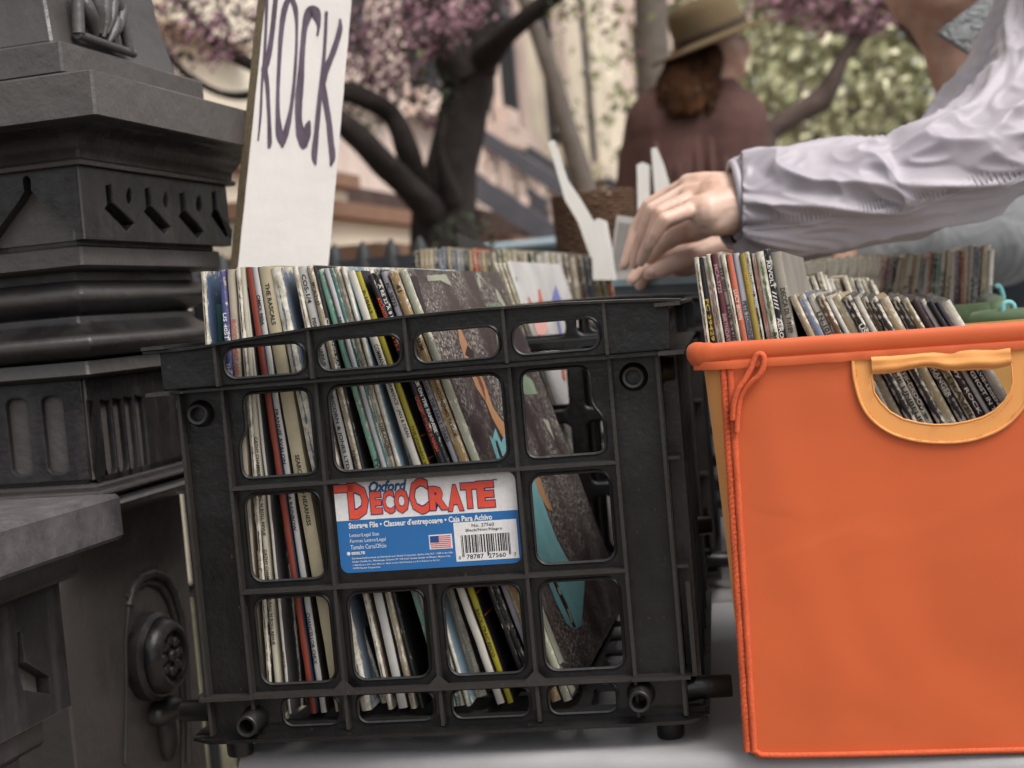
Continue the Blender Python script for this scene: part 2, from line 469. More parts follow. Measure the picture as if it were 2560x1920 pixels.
def make_crate(M, label, group, labelled):
    r = root('milk_crate', label, 'crate', M, group)
    if not ME:
        ME['f'] = front_wall(True); ME['b'] = front_wall(False); ME['s'] = side_wall()
        ME['p1'] = peg(.008); ME['p2'] = peg(.021); ME['p3'] = peg(.030)
        mb = MB()
        hs = [rr(-.165 + .033 * i + .004, .012 + .0515 * j + .004, -.165 + .033 * (i + 1) - .004, .012 + .0515 * (j + 1) - .004, .005, 2) for i in range(10) for j in range(8)]
        plate(mb, [(-.169, .008), (.169, .008), (.169, DEP - .008), (-.169, DEP - .008)], hs, .003, Matrix.Rotation(pi / 2, 4, 'X') @ Matrix.Identity(4))
        # plate() lays x,z sheet; rotate so z becomes depth
        me = mb.mesh('base_grid', m_crate)
        ME['g'] = me
        bb = [v.co.copy() for v in me.vertices]
        if max(v.y for v in bb) < .1:      # turned the wrong way: mirror into +y
            me.transform(S(1, -1, 1)); me.flip_normals()
        me.transform(T(0, 0, .0045 - max(v.co.z for v in me.vertices)))
        mb = MB(); mb.lathe([(0, -.0219), (.0090, -.0219), (.0096, -.0205), (.0102, LB + .001)], 20, T(0, 0, 0)); ME['foot'] = auto(mb.mesh('foot', m_crate), 50)
    part('front_wall', ME['f'] if labelled else ME['b'], r)
    w = part('back_wall', ME['b'], r); w.matrix_basis = T(0, DEP, 0) @ R(180, 'Z')
    for sx, nm in ((1, 'side_wall'), (-1, 'side_wall')):
        w = part(nm, ME['s'], r)
        w.matrix_basis = T(.1805, 0, 0) @ R(90, 'Z') if sx > 0 else T(-.1805, DEP, 0) @ R(-90, 'Z')
    part('base_grid', ME['g'], r)
    for x in (-.158, .158):
        for y in (.022, DEP - .022):
            f = part('foot', ME['foot'], r); f.matrix_basis = T(x, y, 0)
    for (x, z, k, yf) in ((-.1575, .2315, 'p1', .008), (.1535, .2335, 'p1', .008), (-.139, .0085, 'p2', .008), (.1405, .0135, 'p2', .008)):
        f = part('peg', ME[k], r); f.matrix_basis = T(x, yf, z)
    for sx in (-1, 1):
        for (y, z, k) in ((.028, .236, 'p1'), (.030, .010, 'p3'), (DEP * .62, .085, 'p2')):
            f = part('peg', ME[k], r); f.matrix_basis = T(sx * .1725, y, z) @ R(90 * sx, 'Z')
    return r
CM = T(-.0695, .988, 1.08 - .2868) @ R(-8.5, 'Z')
crate1 = make_crate(CM, 'black plastic milk crate with a blue and white label, packed with records', 'black milk crates on the tables', True)
C2 = T(0, 0, T2Z - TABZ) @ CM @ T(.01, DEP + .03, 0)
crate2 = make_crate(C2, 'black plastic crate right behind the labelled crate, holding the white picture sleeve', 'black milk crates on the tables', False)
# ------------------------------------------------------------------ crate label
LM = CM @ T(-.0650, .0, .1100)      # lower-left of label, x right, z up
lab = root('tmp', None, None)
bpy.data.objects.remove(lab)
mw, mbl, mrd, mnv, mbk = ink('#e4e1df'), simple('label_blue', '#2f6aa6', .4, .8, .06), ink('#e0543f'), ink('#2a2a6e'), ink('#222222')
LW, LH = .1305, .0645
mb = MB()
def yl(k): return .0076 - .00015 * k
mb.prism(rr(0, 0, LW, LH, .006, 4), yl(0), .0083)
lo = part('label', mb.mesh('label', mw), crate1, label='blue and white product label with red lettering')
lo.matrix_basis = T(-.0650, 0, .1100)
def lpart(nm, mb, mats):
    o = part(nm, mb.mesh(nm, mats), lo); return o
def UV(u, v): return u / 1000, (64.5 - v) / 1000
mb = MB()
pol = [(0, LH - .027), (LW, LH - .0272)] + [p for p in rr(0, 0, LW, LH, .006, 4)[18:]][::-1] + [p for p in rr(0, 0, LW, LH, .006, 4)[12:18]][::-1]
pol = [(.00005, LH - .027), (.00005, .006)] + [(.006 - .006 * cos(a), .006 - .006 * sin(a)) for a in (.4, .8, 1.2, 1.57)] + [(LW - .006 + .006 * sin(a), .006 - .006 * cos(a)) for a in (0.01, .4, .8, 1.2, 1.57)] + [(LW - .00005, LH - .0272)]
mb.prism(pol[::-1], yl(1), yl(0) - .00002)
lpart('blue_panel', mb, mbl)
mb = MB()
def word(body, u0, v1, u1, v0, bold=.02, shear=0, mat=0, lay=2, k=None):
    a, b = UV(u0, v1); c, d = UV(u1, v0); text(mb, body, a, b, c, d, T(0, yl(lay), 0), mat, bold, shear)
letters = [('D', 10, 26, 24.5, .8), ('E', 26, 23.5, 34, 7.8), ('C', 34.8, 23.8, 43, 7.2), ('O', 43.4, 24, 53.6, 6.8), ('C', 54.5, 25.6, 68, .2), ('R', 68.5, 23.6, 82, 6.8), ('A', 81.5, 25, 92.5, 6.6), ('T', 91.5, 23.8, 103, 5.9), ('E', 103, 24, 115, 5.4)]
for ch, u0, v1, u1, v0 in letters: word(ch, u0 - .6, v1 + .6, u1 + .6, v0 - .6, .055 if ch == 'C' else .085, 0, 1, 2)
a, b = UV(0, 7.2); mb.box((.0002, yl(2), UV(0, 7.2)[1]), (.014, yl(1.2), UV(0, .6)[1]), None, 1)
for ch, u0, v1, u1, v0 in letters: word(ch, u0, v1, u1, v0, .03 if ch == 'C' else .055, 0, 0, 4)
mb.box((.0002, yl(4), UV(0, 6.5)[1]), (.0145, yl(3), UV(0, 1.3)[1]), None, 0)
lpart('title_lettering', mb, [mrd, mnv])
mb = MB(); word('Oxford', 25.5, 8.2, 53.5, .2, .035, .3, 0, 3); lpart('maker_lettering', mb, [ink('#214f7d')])
mb = MB(); word('TM', 114.5, 5.6, 117.5, 4.4, .01, 0, 0, 3); lpart('mark_lettering', mb, [ink('#214f7d')])
mb = MB()
word("Storage File \u2022 Classeur d'entreposage \u2022 Caja Para Achivo", 8.5, 34.2, 112, 28.6, .03, 0, 0, 2)
for i, (s, u1) in enumerate((("Letter/Legal Size", 30), ("Format Lettre/Légal", 34.5), ("Tamaño Carta/Oficio", 34.5))):
    word(s, 8.5, 39.6 + i * 4.1, u1, 36.4 + i * 4.1, .0, 0, 0, 2)
word('ESSELTE', 8.8, 51.6, 18.6, 49.6, .04, 0, 0, 2)
for i, s in enumerate(("Distributed by/Distribuée par/Distribuido por: Esselte Corporation, Garden City, N.Y. 11530 in the USA.", "Esselte Canada, Inc., Mississauga, Ontario L5T 1K8 in/en Canada. Esselte de Mexico, Mexico City", "11000 Mexico D.F. in/en Mexico. Made in the USA/Fabriqué aux É.-U./Hecho en EE UU", "©1995 Esselte Corporation.")):
    word(s, 8.8, 55.2 + i * 2.35, (82, 80, 72, 29)[i], 53.6 + i * 2.35, .01, 0, 0, 2)
lpart('white_lettering', mb, [mw])
mb = MB(); c = UV(6.6, 50.6); mb.prism([(c[0] + .0013 * cos(a * pi / 6), c[1] + .0013 * sin(a * pi / 6)) for a in range(12)], yl(2), yl(1.1)); lpart('emblem', mb, [mw])
# flag
mb = MB(); x0, z0 = UV(65.6, 51.2); x1, z1 = UV(82.2, 41)
mb.box((x0, yl(2), z0), (x1, yl(1.1), z1), None, 0)
fx0, fx1, fz0, fz1 = x0 + .0009, x1 - .0009, z0 + .0008, z1 - .0008; hh = (fz1 - fz0) / 13
for i in range(0, 13, 2): mb.box((fx0, yl(3), fz0 + i * hh), (fx1, yl(2.1), fz0 + (i + 1) * hh), None, 1)
mb.box((fx0, yl(4), fz0 + 6 * hh), (fx0 + .0062, yl(2.2), fz1), None, 2)
lpart('flag', mb, [mw, ink('#d8505a'), ink('#2b4a80')])
# bar code panel
mb = MB(); x0, z0 = UV(84, 61); x1, z1 = UV(128.8, 33.4)
mb.box((x0, yl(2), z0), (x1, yl(1.1), z1), None, 0)
word('No. 27560', 97, 37.2, 113, 34.8, .01, 0, 1, 3); word('Black/Noir/Negro', 92.5, 40.8, 118.5, 38.2, .01, 0, 1, 3)
rnd = random.Random(3); x = .0885
while x < .1235:
    wdt = rnd.choice((.00033, .00033, .00066, .00099)); long = x < .0905 or x > .1215 or abs(x - .106) < .0012
    mb.box((x, yl(3), UV(0, 58 if long else 55.2)[1]), (x + wdt, yl(2.1), UV(0, 42.6)[1]), None, 1); x += wdt + rnd.choice((.00033, .0005, .00066, .00099))
word('0', 85.8, 59.5, 87.4, 57, .01, 0, 1, 3); word('78787', 91.5, 59.5, 103.8, 56.4, .01, 0, 1, 3); word('27560', 107.2, 59.5, 119.5, 56.4, .01, 0, 1, 3); word('7', 125.2, 59.5, 126.8, 57, .01, 0, 1, 3)
lpart('bar_code', mb, [mw, mbk])
# ------------------------------------------------------------------ records
def sleeve_mesh(t, h=.326, d=.326, seed=0, rag=1.0, fine=True):
    """one worn card sleeve: x thickness, y depth, z height; origin at its lower front left edge"""
    rnd = random.Random(seed)
    b = min(.0011, t * .3)
    loop = [(0, b, .9, 0), (t * .18, .0002, 1, 1), (t * .5, 0, .25, 1), (t * .82, .0002, 1, 1), (t, b, .9, 0), (t, .006, .25, 0)]
    loop += [(t, d * .35, .05, 0), (t, d * .7, .05, 0), (t, d - .006, .3, 0), (t - b * .5, d, 1, 0), (b * .5, d, 1, 0), (0, d - .006, .3, 0), (0, d * .5, .05, 0), (0, .006, .25, 0)]
    zs = [0, .002, .006] + [.006 + (h - .012) * i / (22 if fine else 7) for i in range(1, (22 if fine else 7))] + [h - .006, h - .002, h]
    n = len(loop); vs = []; wr = []; off = rnd.uniform(0, 99)
    bow = rnd.uniform(-.0012, .0012)
    for k, z in enumerate(zs):
        ez = 1 if k in (0, len(zs) - 1) else (.85 if k in (1, len(zs) - 2) else (.35 if k in (2, len(zs) - 3) else 0))
        for x, y, w, sp in loop:
            j = rag * .0004 * noise.noise(V((off + x * 200, y * 40, z * 90)))
            jz = rag * .0016 * noise.noise(V((off + x * 120, y * 60, 3))) if k >= len(zs) - 2 else 0
            q = bow * sin(pi * z / h)
            vs.append((x + j * (1 if w > .8 else .2) + q, y + (j * .6 if w > .8 else 0), z + jz)); wr.append(min(1, max(w if not (ez and w < .5) else ez, ez)))
    fs = []; ms = []
    for k in range(len(zs) - 1):
        for i in range(n):
            fs.append((k * n + i, k * n + (i + 1) % n, (k + 1) * n + (i + 1) % n, (k + 1) * n + i)); ms.append(0 if i in (0, 1, 2, 3) else 1)
    tp = (len(zs) - 1) * n; pairs = [(1, 3), (0, 4), (13, 5), (12, 6), (11, 8), (10, 9)]
    for base, flip in ((tp, 0), (0, 1)):
        for (a, b_), (c_, d_) in zip(pairs, pairs[1:]):
            f = (base + a, base + b_, base + d_, base + c_); fs.append(f[::-1] if flip else f); ms.append(1)
    me = bpy.data.meshes.new('record_sleeve'); me.from_pydata(vs, [], fs)
    at = me.attributes.new('wear', 'FLOAT', 'POINT'); at.data.foreach_set('value', wr)
    me.polygons.foreach_set('material_index', ms)
    return me
_seed = 100
NREC = 0
def sleeve(M, t, spine, face, label, group, words=None, wcol='#1c1a1a', wear=.5, gloss=.5, h=.326, pale=1.0, name='record_sleeve', fine=True, whs=.62):
    """words: list of (text, start distance from the top in m, length in m)"""
    global _seed, NREC
    _seed += 1; NREC += 1
    me = sleeve_mesh(t, h=h, seed=_seed, fine=fine)
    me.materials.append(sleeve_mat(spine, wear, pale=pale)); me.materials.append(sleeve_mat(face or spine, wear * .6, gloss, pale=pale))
    auto(me, 50)
    o = bpy.data.objects.new(name, me); COL.objects.link(o); o.matrix_world = M
    tag(o, label, 'record', group)
    if words:
        for s, a, ln in words:
            # reads from top to bottom: text x -> -z, text z -> +x
            mb = MB(); ch = min(t * whs, .0034, ln / max(1, len(s)) * 1.75)
            K = T(t * .5 - ch / 2, -.00025, h - a) @ Matrix(((0, 0, 1, 0), (0, 1, 0, 0), (-1, 0, 0, 0), (0, 0, 0, 1)))
            text(mb, s, 0, 0, ln, ch, K, 0, .022)
            part('spine_lettering', mb.mesh('spine_lettering', ink(wcol)), o)
    return o
def lean_frame(C, x1, y1, x2, y2, yplane, zb, yaw=0, px=None):
    """frame of a sleeve in container frame C whose left spine edge runs through two photo points"""
    a, b = hit(x1, y1, C, 1, yplane), hit(x2, y2, C, 1, yplane)
    th = atan2(b.x - a.x, a.z - b.z)            # lean to the left, positive
    xb = b.x + (b.z - zb) * tan(th)
    return C @ T(xb, yplane, zb) @ R(yaw, 'Z') @ Matrix.Rotation(-th, 4, 'Y'), th
# crate one
ZB = .0072
YAWR = -6.0
G1 = 'records packed in the labelled black crate'
DK = '#2a2624'
R1 = [
 (503, 534, 13, '#8a6f4a', '#5f7390', None, None, .9, 'sleeve with split tan spine and slate blue cover, left end of the labelled crate'),
 (549, 583, 17, '#5a5f92', '#5b4a70', [('US 4051', .031, .018), ('THE C', .067, .012)], '#e8e6ea', .45, 'record sleeve with violet blue spine lettered in white'),
 (569, 600, 22, '#cfc2ae', '#b5a68e', [('BLOOD', .036, .014), ('SWEAT AND TEARS', .053, .036)], '#d2655a', .3, 'beige record sleeve whose spine is lettered in pale red'),
 (591, 626, 12, '#4a4038', '#3c3633', [('FOUNDATIONS', .09, .022), ('Tattooed not the Girl', .15, .034), ('LOVE NOT MONEY', .205, .022)], '#b5a992', .95, 'badly scuffed dark brown record sleeve between two cream ones'),
 (600, 640, 15, '#d2cbb6', '#c6bda6', [("CATHY CHAMBERLAIN'S RAG 'N ROLL REVUE", .122, .072), ("CATHY CHAMBERLAIN'S RAG 'N ROLL REVUE", .204, .07)], '#26241f', .25, 'cream record sleeve whose spine spells out a rag and roll revue'),
 (607, 656, 8, '#dcd6cc', '#5b5756', [('PETE', .28, .012)], '#5a5650', .35, 'thin off white sleeve with a dark grey cover, left of the brick red one'),
 (616, 685, 17, '#93402f', '#3b4a60', None, None, .12, 'brick red record sleeve with a clean spine'),
 (630, 704, 17, '#c9c5c2', '#35312f', [('OMEX 900A', .02, .022), ('FRANNIE AVALON', .103, .04), ('ON A RAINBOW', .158, .034), ('CHANCELLOR CHLX', .252, .038)], '#2b2827', .2, 'light grey record sleeve lettered ON A RAINBOW down its spine'),
 (647, 730, 36, '#cdbf9f', '#bfb08f', [('THE RASCALS', .012, .03), ('SEARCH AND NEARNESS', .137, .052)], '#35302a', .15, 'thick cream double sleeve lettered THE RASCALS'),
 (678, 776, 27, '#68768a', '#7b8797', None, None, 1.0, 'thick worn blue grey sleeve with white scuff lines along its spine'),
 (733, 836, 14, '#6e5a52', '#857468', None, None, 1.0, 'peeling brown sleeve just left of the white zodiac titled one'),
 (747, 856, 24, '#d8d4ce', '#7f7b77', [('COS-1/4', .006, .021), ('PISCES, AQUARIUS,', .038, .036), ('CAPRICORN & JONES LTD', .085, .064)], '#2e2b29', .2, 'white record sleeve lettered CAPRICORN & JONES LTD down its spine'),
 (770, 882, 16, '#a99a80', '#8c8070', [('MCA-2137', .012, .017), ('SYMPHONY', .135, .022)], '#3d362c', .6, 'tan worn sleeve numbered MCA-2137'),
 (785, 901, 11, '#2c2b2b', '#1d1c1c', [('CE', .038, .007), ('AND KAPOUA', .052, .036)], '#cdd2cc', .35, 'black sleeve with pale lettering, left of the mint green one'),
 (794, 934, 17, '#7fb39c', '#c5c4c4', [('TYC', .14, .012)], '#22302a', .5, 'mint green record sleeve'),
 (812, 950, 13, '#c3c1c2', '#a9a7a8', [('NCA 42', .036, .014)], '#33302f', .3, 'light grey sleeve leaning against the mint green one'),
 (827, 964, 11, '#56807a', '#4a6c68', [('SHELTER', .06, .014)], '#1f2c2a', .5, 'narrow teal sleeve leaning beside the tan frayed ones'),
 (838, 974, 16, '#9c8c76', '#a59681', [('THE CHORDS', .115, .025)], '#3d352b', .7, 'brown grey sleeve with a frayed spine, right of the teal one'),
 (856, 992, 11, '#dcd3c4', '#8fa9b8', None, None, .9, 'frayed white sleeve with a pale blue and dark cover'),
 (868, 1033, 21, '#ded7ca', '#5b5350', [('COMMAND', .055, .018), ('PERFORMANCE - JAN & DEAN', .075, .05)], '#3a3531', .2, 'white record sleeve lettered PERFORMANCE down its leaning spine'),
 (886, 1055, 17, '#b3a52c', '#2a2430', [('P-18463', .014, .017), ("THE JOHNNY W", .116, .032), ('BACK-TRAC RECO', .255, .036)], '#4b4618', .12, 'mustard yellow record sleeve with a black and orange cover'),
 (917, 1098, 14, '#262223', '#2a2022', [('ATLANTIC', .018, .017), ('SD 73-1', .044, .014), ('CROSBY, STILLS & NASH', .093, .042)], '#e0512f', .35, 'black record sleeve lettered in orange red'),
 (932, 1114, 15, '#2b2829', '#201e1e', [('A RE 22 A 8 8 8', .008, .03), ('KILLER ON THE RAMPAGE', .074, .047)], '#e8e4df', .45, 'black record sleeve lettered KILLER ON THE RAMPAGE in white'),
 (951, 1133, 17, '#a39ea6', '#928c94', [('PC 38732', .008, .018), ('CLASSICS  THE EARLY YEARS', .076, .053)], '#2c292c', .3, 'mauve grey record sleeve lettered CLASSICS THE EARLY YEARS'),
 (972, 1152, 25, '#a98a5e', '#b39a70', [('41', .01, .006), ('& SLIM', .047, .013), ('BLUE HORIZON/JAMES TAYLOR', .074, .052)], '#3a2f22', .5, 'tan record sleeve with brown split edge and dark blue lettering'),
]
prev = None
for i, (xa, xb, wpx, sc, fc, wd, wc, wear, lb) in enumerate(R1):
    Mx, th = lean_frame(CM, xa, 700, xb, 1168, .0165 + .0011 * ((i * 7) % 3), ZB, -4.6 + 1.2 * i / 24)
    sleeve(Mx, wpx / 3.55 / 1000 * .97, sc, fc, lb, G1, wd, wc or '#222222', wear)
for k, (xa, ya, xb, yb, w, c1_, c2_, lb) in enumerate((
    (868, 1506, 930, 1691, 17, '#6f9694', '#3c4a4c', 'worn teal sleeve low in the crate, seen under the label'),
    (925, 1482, 970, 1699, 9, '#8a7358', '#4a3c30', 'thin brown sleeve low in the crate beside the worn teal one'),
    (946, 1482, 996, 1691, 19, '#c9b3aa', '#7d6a60', 'pinkish white sleeve with fine cracks, low under the label'),
    (972, 1482, 1022, 1691, 14, '#9d9184', '#2a2725', 'grey tan sleeve low under the label, right of the pinkish one'),
    (1105, 1482, 1172, 1691, 30, '#bdb3a3', '#8a8076', 'wide beige sleeve low in the crate left of the mustard yellow one'),
    (1190, 1482, 1262, 1691, 13, '#a99a80', '#2a2624', 'tan sleeve low in the crate, right of the mustard yellow one'),
    (1222, 1482, 1300, 1691, 11, '#9a98a0', '#8a6a40', 'narrow grey sleeve low in the crate, left of the figure painted one'),
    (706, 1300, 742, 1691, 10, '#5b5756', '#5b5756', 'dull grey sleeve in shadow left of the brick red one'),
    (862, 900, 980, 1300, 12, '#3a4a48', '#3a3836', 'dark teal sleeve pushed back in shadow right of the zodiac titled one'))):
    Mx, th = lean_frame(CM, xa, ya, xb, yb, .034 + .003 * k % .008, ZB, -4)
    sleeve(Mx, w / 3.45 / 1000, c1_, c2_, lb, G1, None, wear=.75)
# a black thin one tucked deeper
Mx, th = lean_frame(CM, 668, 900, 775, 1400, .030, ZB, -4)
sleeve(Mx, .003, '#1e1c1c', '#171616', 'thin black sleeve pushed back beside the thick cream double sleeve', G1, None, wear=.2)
# the worn dark brown one with the picture, right of all
MW, thw = lean_frame(CM, 999, 699, 1181, 1168, .0165, ZB, -3.2)
TW = .0062
ob = sleeve(MW, TW, '#b4b49e', '#3a3030', 'badly worn dark brown record sleeve with a painted figure, its cover facing right', G1, None, wear=.5)
FM = MW
def on_cover(pts, M=MW, x=TW):
    out = []
    for px, py in pts:
        q = hit(px, py, M, 0, x); out.append((min(max(q.y, .0025), .323), min(max(q.z, .002), .3245)))
    return out
def cover_patch(mb, pts, lay, mat, M=MW, x=TW):
    q = on_cover(pts, M, x); xx = x + .00025 + .00012 * lay
    mb.add([(xx, y, z) for y, z in q], [tuple(range(len(q)))], None, mat)
z4 = lambda x, y: (1000 + x * .434, 560 + y * .434)
z6 = lambda x, y: (1100 + x * .41, 1240 + y * .41)
mb = MB()
# pale border and torn paper strips
cover_patch(mb, [z4(0, 300), z4(50, 305), z4(110, 470), z4(210, 780), z4(300, 1000), z4(400, 1230), z4(450, 1330), z4(490, 1400), z4(560, 1560), z4(620, 1700), z6(640, 720), z6(755, 1010), z6(720, 1040), z6(860, 1270), z6(830, 1320), z6(600, 800), z4(380, 1390), z4(230, 1010), z4(120, 720), z4(20, 400)], 0, 0)
cover_patch(mb, [z4(45, 300), z4(95, 300), z4(125, 420), z4(150, 500), z4(110, 540), z4(80, 430)], 1, 1)
cover_patch(mb, [z4(150, 297), z4(262, 290), z4(300, 360), z4(230, 325), z4(160, 330)], 0, 0)
cover_patch(mb, [z4(430, 285), z4(455, 285), z4(515, 370), z4(480, 330)], 0, 0)
cover_patch(mb, [z4(450, 290), z4(470, 360), z4(455, 375), z4(440, 320)], 0, 0)
cover_patch(mb, [z4(545, 370), z4(562, 385), z4(620, 495), z4(600, 500), z4(560, 430)], 0, 0)
for i in range(6):
    x = 492 + i * 16; cover_patch(mb, [z4(x, 458 - i), z4(x + 11, 457 - i), z4(x + 30, 505), z4(x + 19, 505)], 0, 2)
for i in range(3): cover_patch(mb, [z4(545 + i * 14, 600), z4(556 + i * 13, 600), z4(580 + i * 12, 740), z4(570 + i * 11, 740)], 0, 2)
# figure, blue shirt
cover_patch(mb, [z4(330, 600), z4(348, 612), z4(385, 690), z4(420, 735), z4(450, 850), z4(480, 900), z4(530, 1050), z4(575, 1120), z4(650, 1210), z4(650, 1330), z4(590, 1230), z4(530, 1120), z4(490, 1020), z4(440, 950), z4(395, 840), z4(365, 760), z4(340, 680)], 1, 3)
cover_patch(mb, [z4(385, 700), z4(420, 735), z4(430, 790), z4(395, 770), z4(372, 752)], 2, 1)
cover_patch(mb, [z4(430, 860), z4(445, 858), z4(480, 935), z4(492, 1020), z4(470, 960)], 2, 4)
cover_patch(mb, [z4(508, 1215), z4(530, 1240), z4(545, 1175), z4(580, 1260), z4(615, 1180), z4(650, 1300), z4(690, 1400), z4(780, 1480), z6(700, 250), z6(770, 380), z6(880, 520), z6(870, 640), z6(860, 790), z6(820, 815), z6(770, 780), z6(700, 640), z6(640, 480), z6(560, 330), z4(720, 1640), z4(640, 1440), z4(560, 1370)], 2, 5)
cover_patch(mb, [z4(760, 1440), z4(790, 1450), z4(850, 1590), z4(880, 1659), z4(845, 1640), z4(800, 1560)], 3, 3)
cover_patch(mb, [z4(545, 1250), z4(556, 1250), z4(580, 1320), z4(600, 1380), z4(585, 1380), z4(560, 1310)], 3, 1)
cover_patch(mb, [z6(680, 515), z6(700, 515), z6(770, 660), z6(825, 800), z6(810, 805), z6(740, 650)], 3, 1)
cover_patch(mb, [z6(708, 560), z6(722, 560), z6(738, 600), z6(724, 605)], 4, 0); cover_patch(mb, [z6(768, 690), z6(780, 690), z6(806, 770), z6(798, 775)], 4, 0)
cover_patch(mb, [z4(690, 850), z4(760, 900), z4(790, 980), z4(720, 985), z4(700, 960)], 1, 2)
cover_patch(mb, [z4(820, 1120), z4(850, 1130), z4(890, 1250), z4(850, 1180)], 1, 0)
cv = part('cover_picture', mb.mesh('cover_picture', [sleeve_mat('#a9ab97', .5), sleeve_mat('#332b2c', .5), sleeve_mat('#8a9a82', .8), sleeve_mat('#b98a66', .3), sleeve_mat('#7d4c37', .2), sleeve_mat('#7db3b8', .3)]), ob)
t = NT('scuffed_cover'); sp = t.ramp(t.noise(300, 6, .85), .52, .57)
big = t.ramp(t.noise(13, 3, .6), .40, .60); c = t.mix(t.new('ShaderNodeMath', operation='MULTIPLY').outputs[0], lin('#3a2f30', .8), lin('#c9c3b8', .7))
mm = [n for n in t.n if n.type == 'MATH'][-1]; t.link(sp, mm.inputs[0]); t.link(big, mm.inputs[1])
t.col(c); t.b.inputs['Roughness'].default_value = .38; ob.data.materials[1] = t.m
# orange streaks on the mustard sleeve's black cover
ym = [o for o in COL.objects if o.get('label', '').startswith('mustard')][0]; tw = 17 / 3.55 / 1000 * .97
mb = MB()
for k in range(9):
    z = .20 - k * .017; mb.add([(tw + .0004, .004, z), (tw + .0004, .06 + .01 * (k % 3), z + .001), (tw + .0004, .004, z + .0012)], [(0, 1, 2)])
part('cover_streaks', mb.mesh('cover_streaks', ink('#e8642a')), ym); mb = MB()
mb.add([(tw + .0003, .003, .095), (tw + .0003, .2, .095), (tw + .0003, .2, .125), (tw + .0003, .003, .13)], [(0, 1, 2, 3)])
part('cover_glow', mb.mesh('cover_glow', ink('#e8642a')), ym)
bl = [o for o in COL.objects if o.get('label', '').startswith('sleeve with split')][0]; tw = 13 / 3.55 / 1000 * .97
mb = MB(); tx = tw + .0006
mb.add([(tx, .010, .16), (tx, .06, .16), (tx, .06, .302), (tx, .015, .302), (tx, .015, .270), (tx, .010, .262)], [tuple(range(6))])
part('cover_picture', mb.mesh('cover_picture', sleeve_mat('#7fc0b8', .3)), bl)
# crate two: tan sleeves and the white picture sleeve
G2 = 'records in the second black crate'
for k, (xa, ya, xb, yb, w, c, lb) in enumerate(((1238, 690, 1372, 1090, .0050, '#a8946c', 'tan sleeve edge, leftmost of three leaning behind the worn brown one'), (1250, 690, 1388, 1090, .0045, '#b5a480', 'tan sleeve edge, middle one of three leaning behind the worn brown one'), (1261, 690, 1400, 1090, .0040, '#98845e', 'dark tan sleeve edge touching the white picture sleeve'))):
    Mx, th = lean_frame(C2, xa, ya, xb, yb, .020, ZB + .009, -3.5); sleeve(Mx, w, c, c, lb, G2, None, wear=.7)
MV, th = lean_frame(C2, 1272, 690, 1412, 1090, .020, ZB + .011, -3.5)
vo = sleeve(MV, .004, '#dcd6c8', '#e2dedd', 'white record sleeve with a small red and blue sketch, in the second black crate', G2, None, wear=.15, gloss=.3)
mb = MB(); cp = lambda pts, lay, m: cover_patch(mb, pts, lay, m, MV, .004)
cp([z4(795, 375), z4(806, 380), z4(818, 430), z4(835, 465), z4(790, 465), z4(800, 430)], 0, 0)
cp([z4(735, 420), z4(742, 422), z4(765, 465), z4(752, 465)], 0, 0)
cp([z4(895, 350), z4(905, 375), z4(925, 430), z4(945, 462), z4(870, 462), z4(880, 410)], 0, 1)
cp([z4(760, 560), z4(845, 555), z4(850, 610), z4(830, 640), z4(790, 640)], 0, 2); cp([z4(905, 555), z4(918, 555), z4(935, 640), z4(920, 640)], 0, 1)
cp([z4(1005, 805), z4(1030, 830), z4(1060, 930), z4(1040, 960), z4(1010, 900)], 0, 3); cp([z4(930, 820), z4(945, 820), z4(955, 900), z4(940, 890)], 0, 0)
cp([z4(1020, 950), z4(1070, 1000), z4(1080, 1100), z4(1030, 1100)], 0, 0); cp([z4(1080, 1180), z4(1120, 1200), z4(1190, 1340), z4(1150, 1340)], 0, 0)
cp([z4(1150, 1200), z4(1180, 1200), z4(1220, 1290), z4(1205, 1330)], 0, 3); cp([z4(1165, 1440), z4(1205, 1440), z4(1240, 1520), z4(1240, 1580)], 0, 4); cp([z4(1060, 980), z4(1110, 1060), z4(1120, 1100), z4(1085, 1100)], 0, 5)
for k in range(3): cp([z4(648, 308 + k * 9), z4(675, 306 + k * 9), z4(677, 309 + k * 9), z4(650, 311 + k * 9)], 0, 4)
for k_, (hx_, nm_) in enumerate((('#c8654a', 'red_sketch'), ('#6f74ad', 'blue_sketch'), ('#d8a39a', 'pink_sketch'), ('#4a4550', 'dark_sketch'), ('#5a5f70', 'small_print'), ('#c9b9a0', 'tan_sketch'))):
    m2 = MB(); 
    for f_, q_ in zip(mb.f, mb.m):
        if q_ == k_: m2.add([mb.v[i_] for i_ in f_], [tuple(range(len(f_)))])
    part(nm_, m2.mesh(nm_, ink(hx_)), vo)
# ------------------------------------------------------------------ rows farther back
PAL = [('cream', '#c9bea2'), ('tan', '#a8946e'), ('black', '#2b2928'), ('white', '#d5d0c8'), ('brown', '#6b5546'), ('slate blue', '#5a6a80'), ('olive', '#86835a'), ('grey', '#8f8c8a'), ('pink', '#b5807c'), ('teal', '#5f9694'), ('orange', '#c8623c'), ('dark green', '#3f4b40'), ('beige', '#b8aa92'), ('mauve', '#8c7a92'), ('brick red', '#93452f')]
ORD = ['first', 'second', 'third', 'fourth', 'fifth', 'sixth', 'seventh', 'eighth', 'ninth', 'tenth', 'eleventh', 'twelfth', 'thirteenth', 'fourteenth', 'fifteenth', 'sixteenth', 'seventeenth', 'eighteenth', 'nineteenth', 'twentieth']
def ordn(i):
    if i < 20: return ORD[i]
    t_, u = divmod(i + 1, 10); tens = {2: 'twenty', 3: 'thirty', 4: 'forty', 5: 'fifty'}[t_]
    return (tens[:-1] + 'ieth') if u == 0 else tens + '-' + ORD[u - 1]
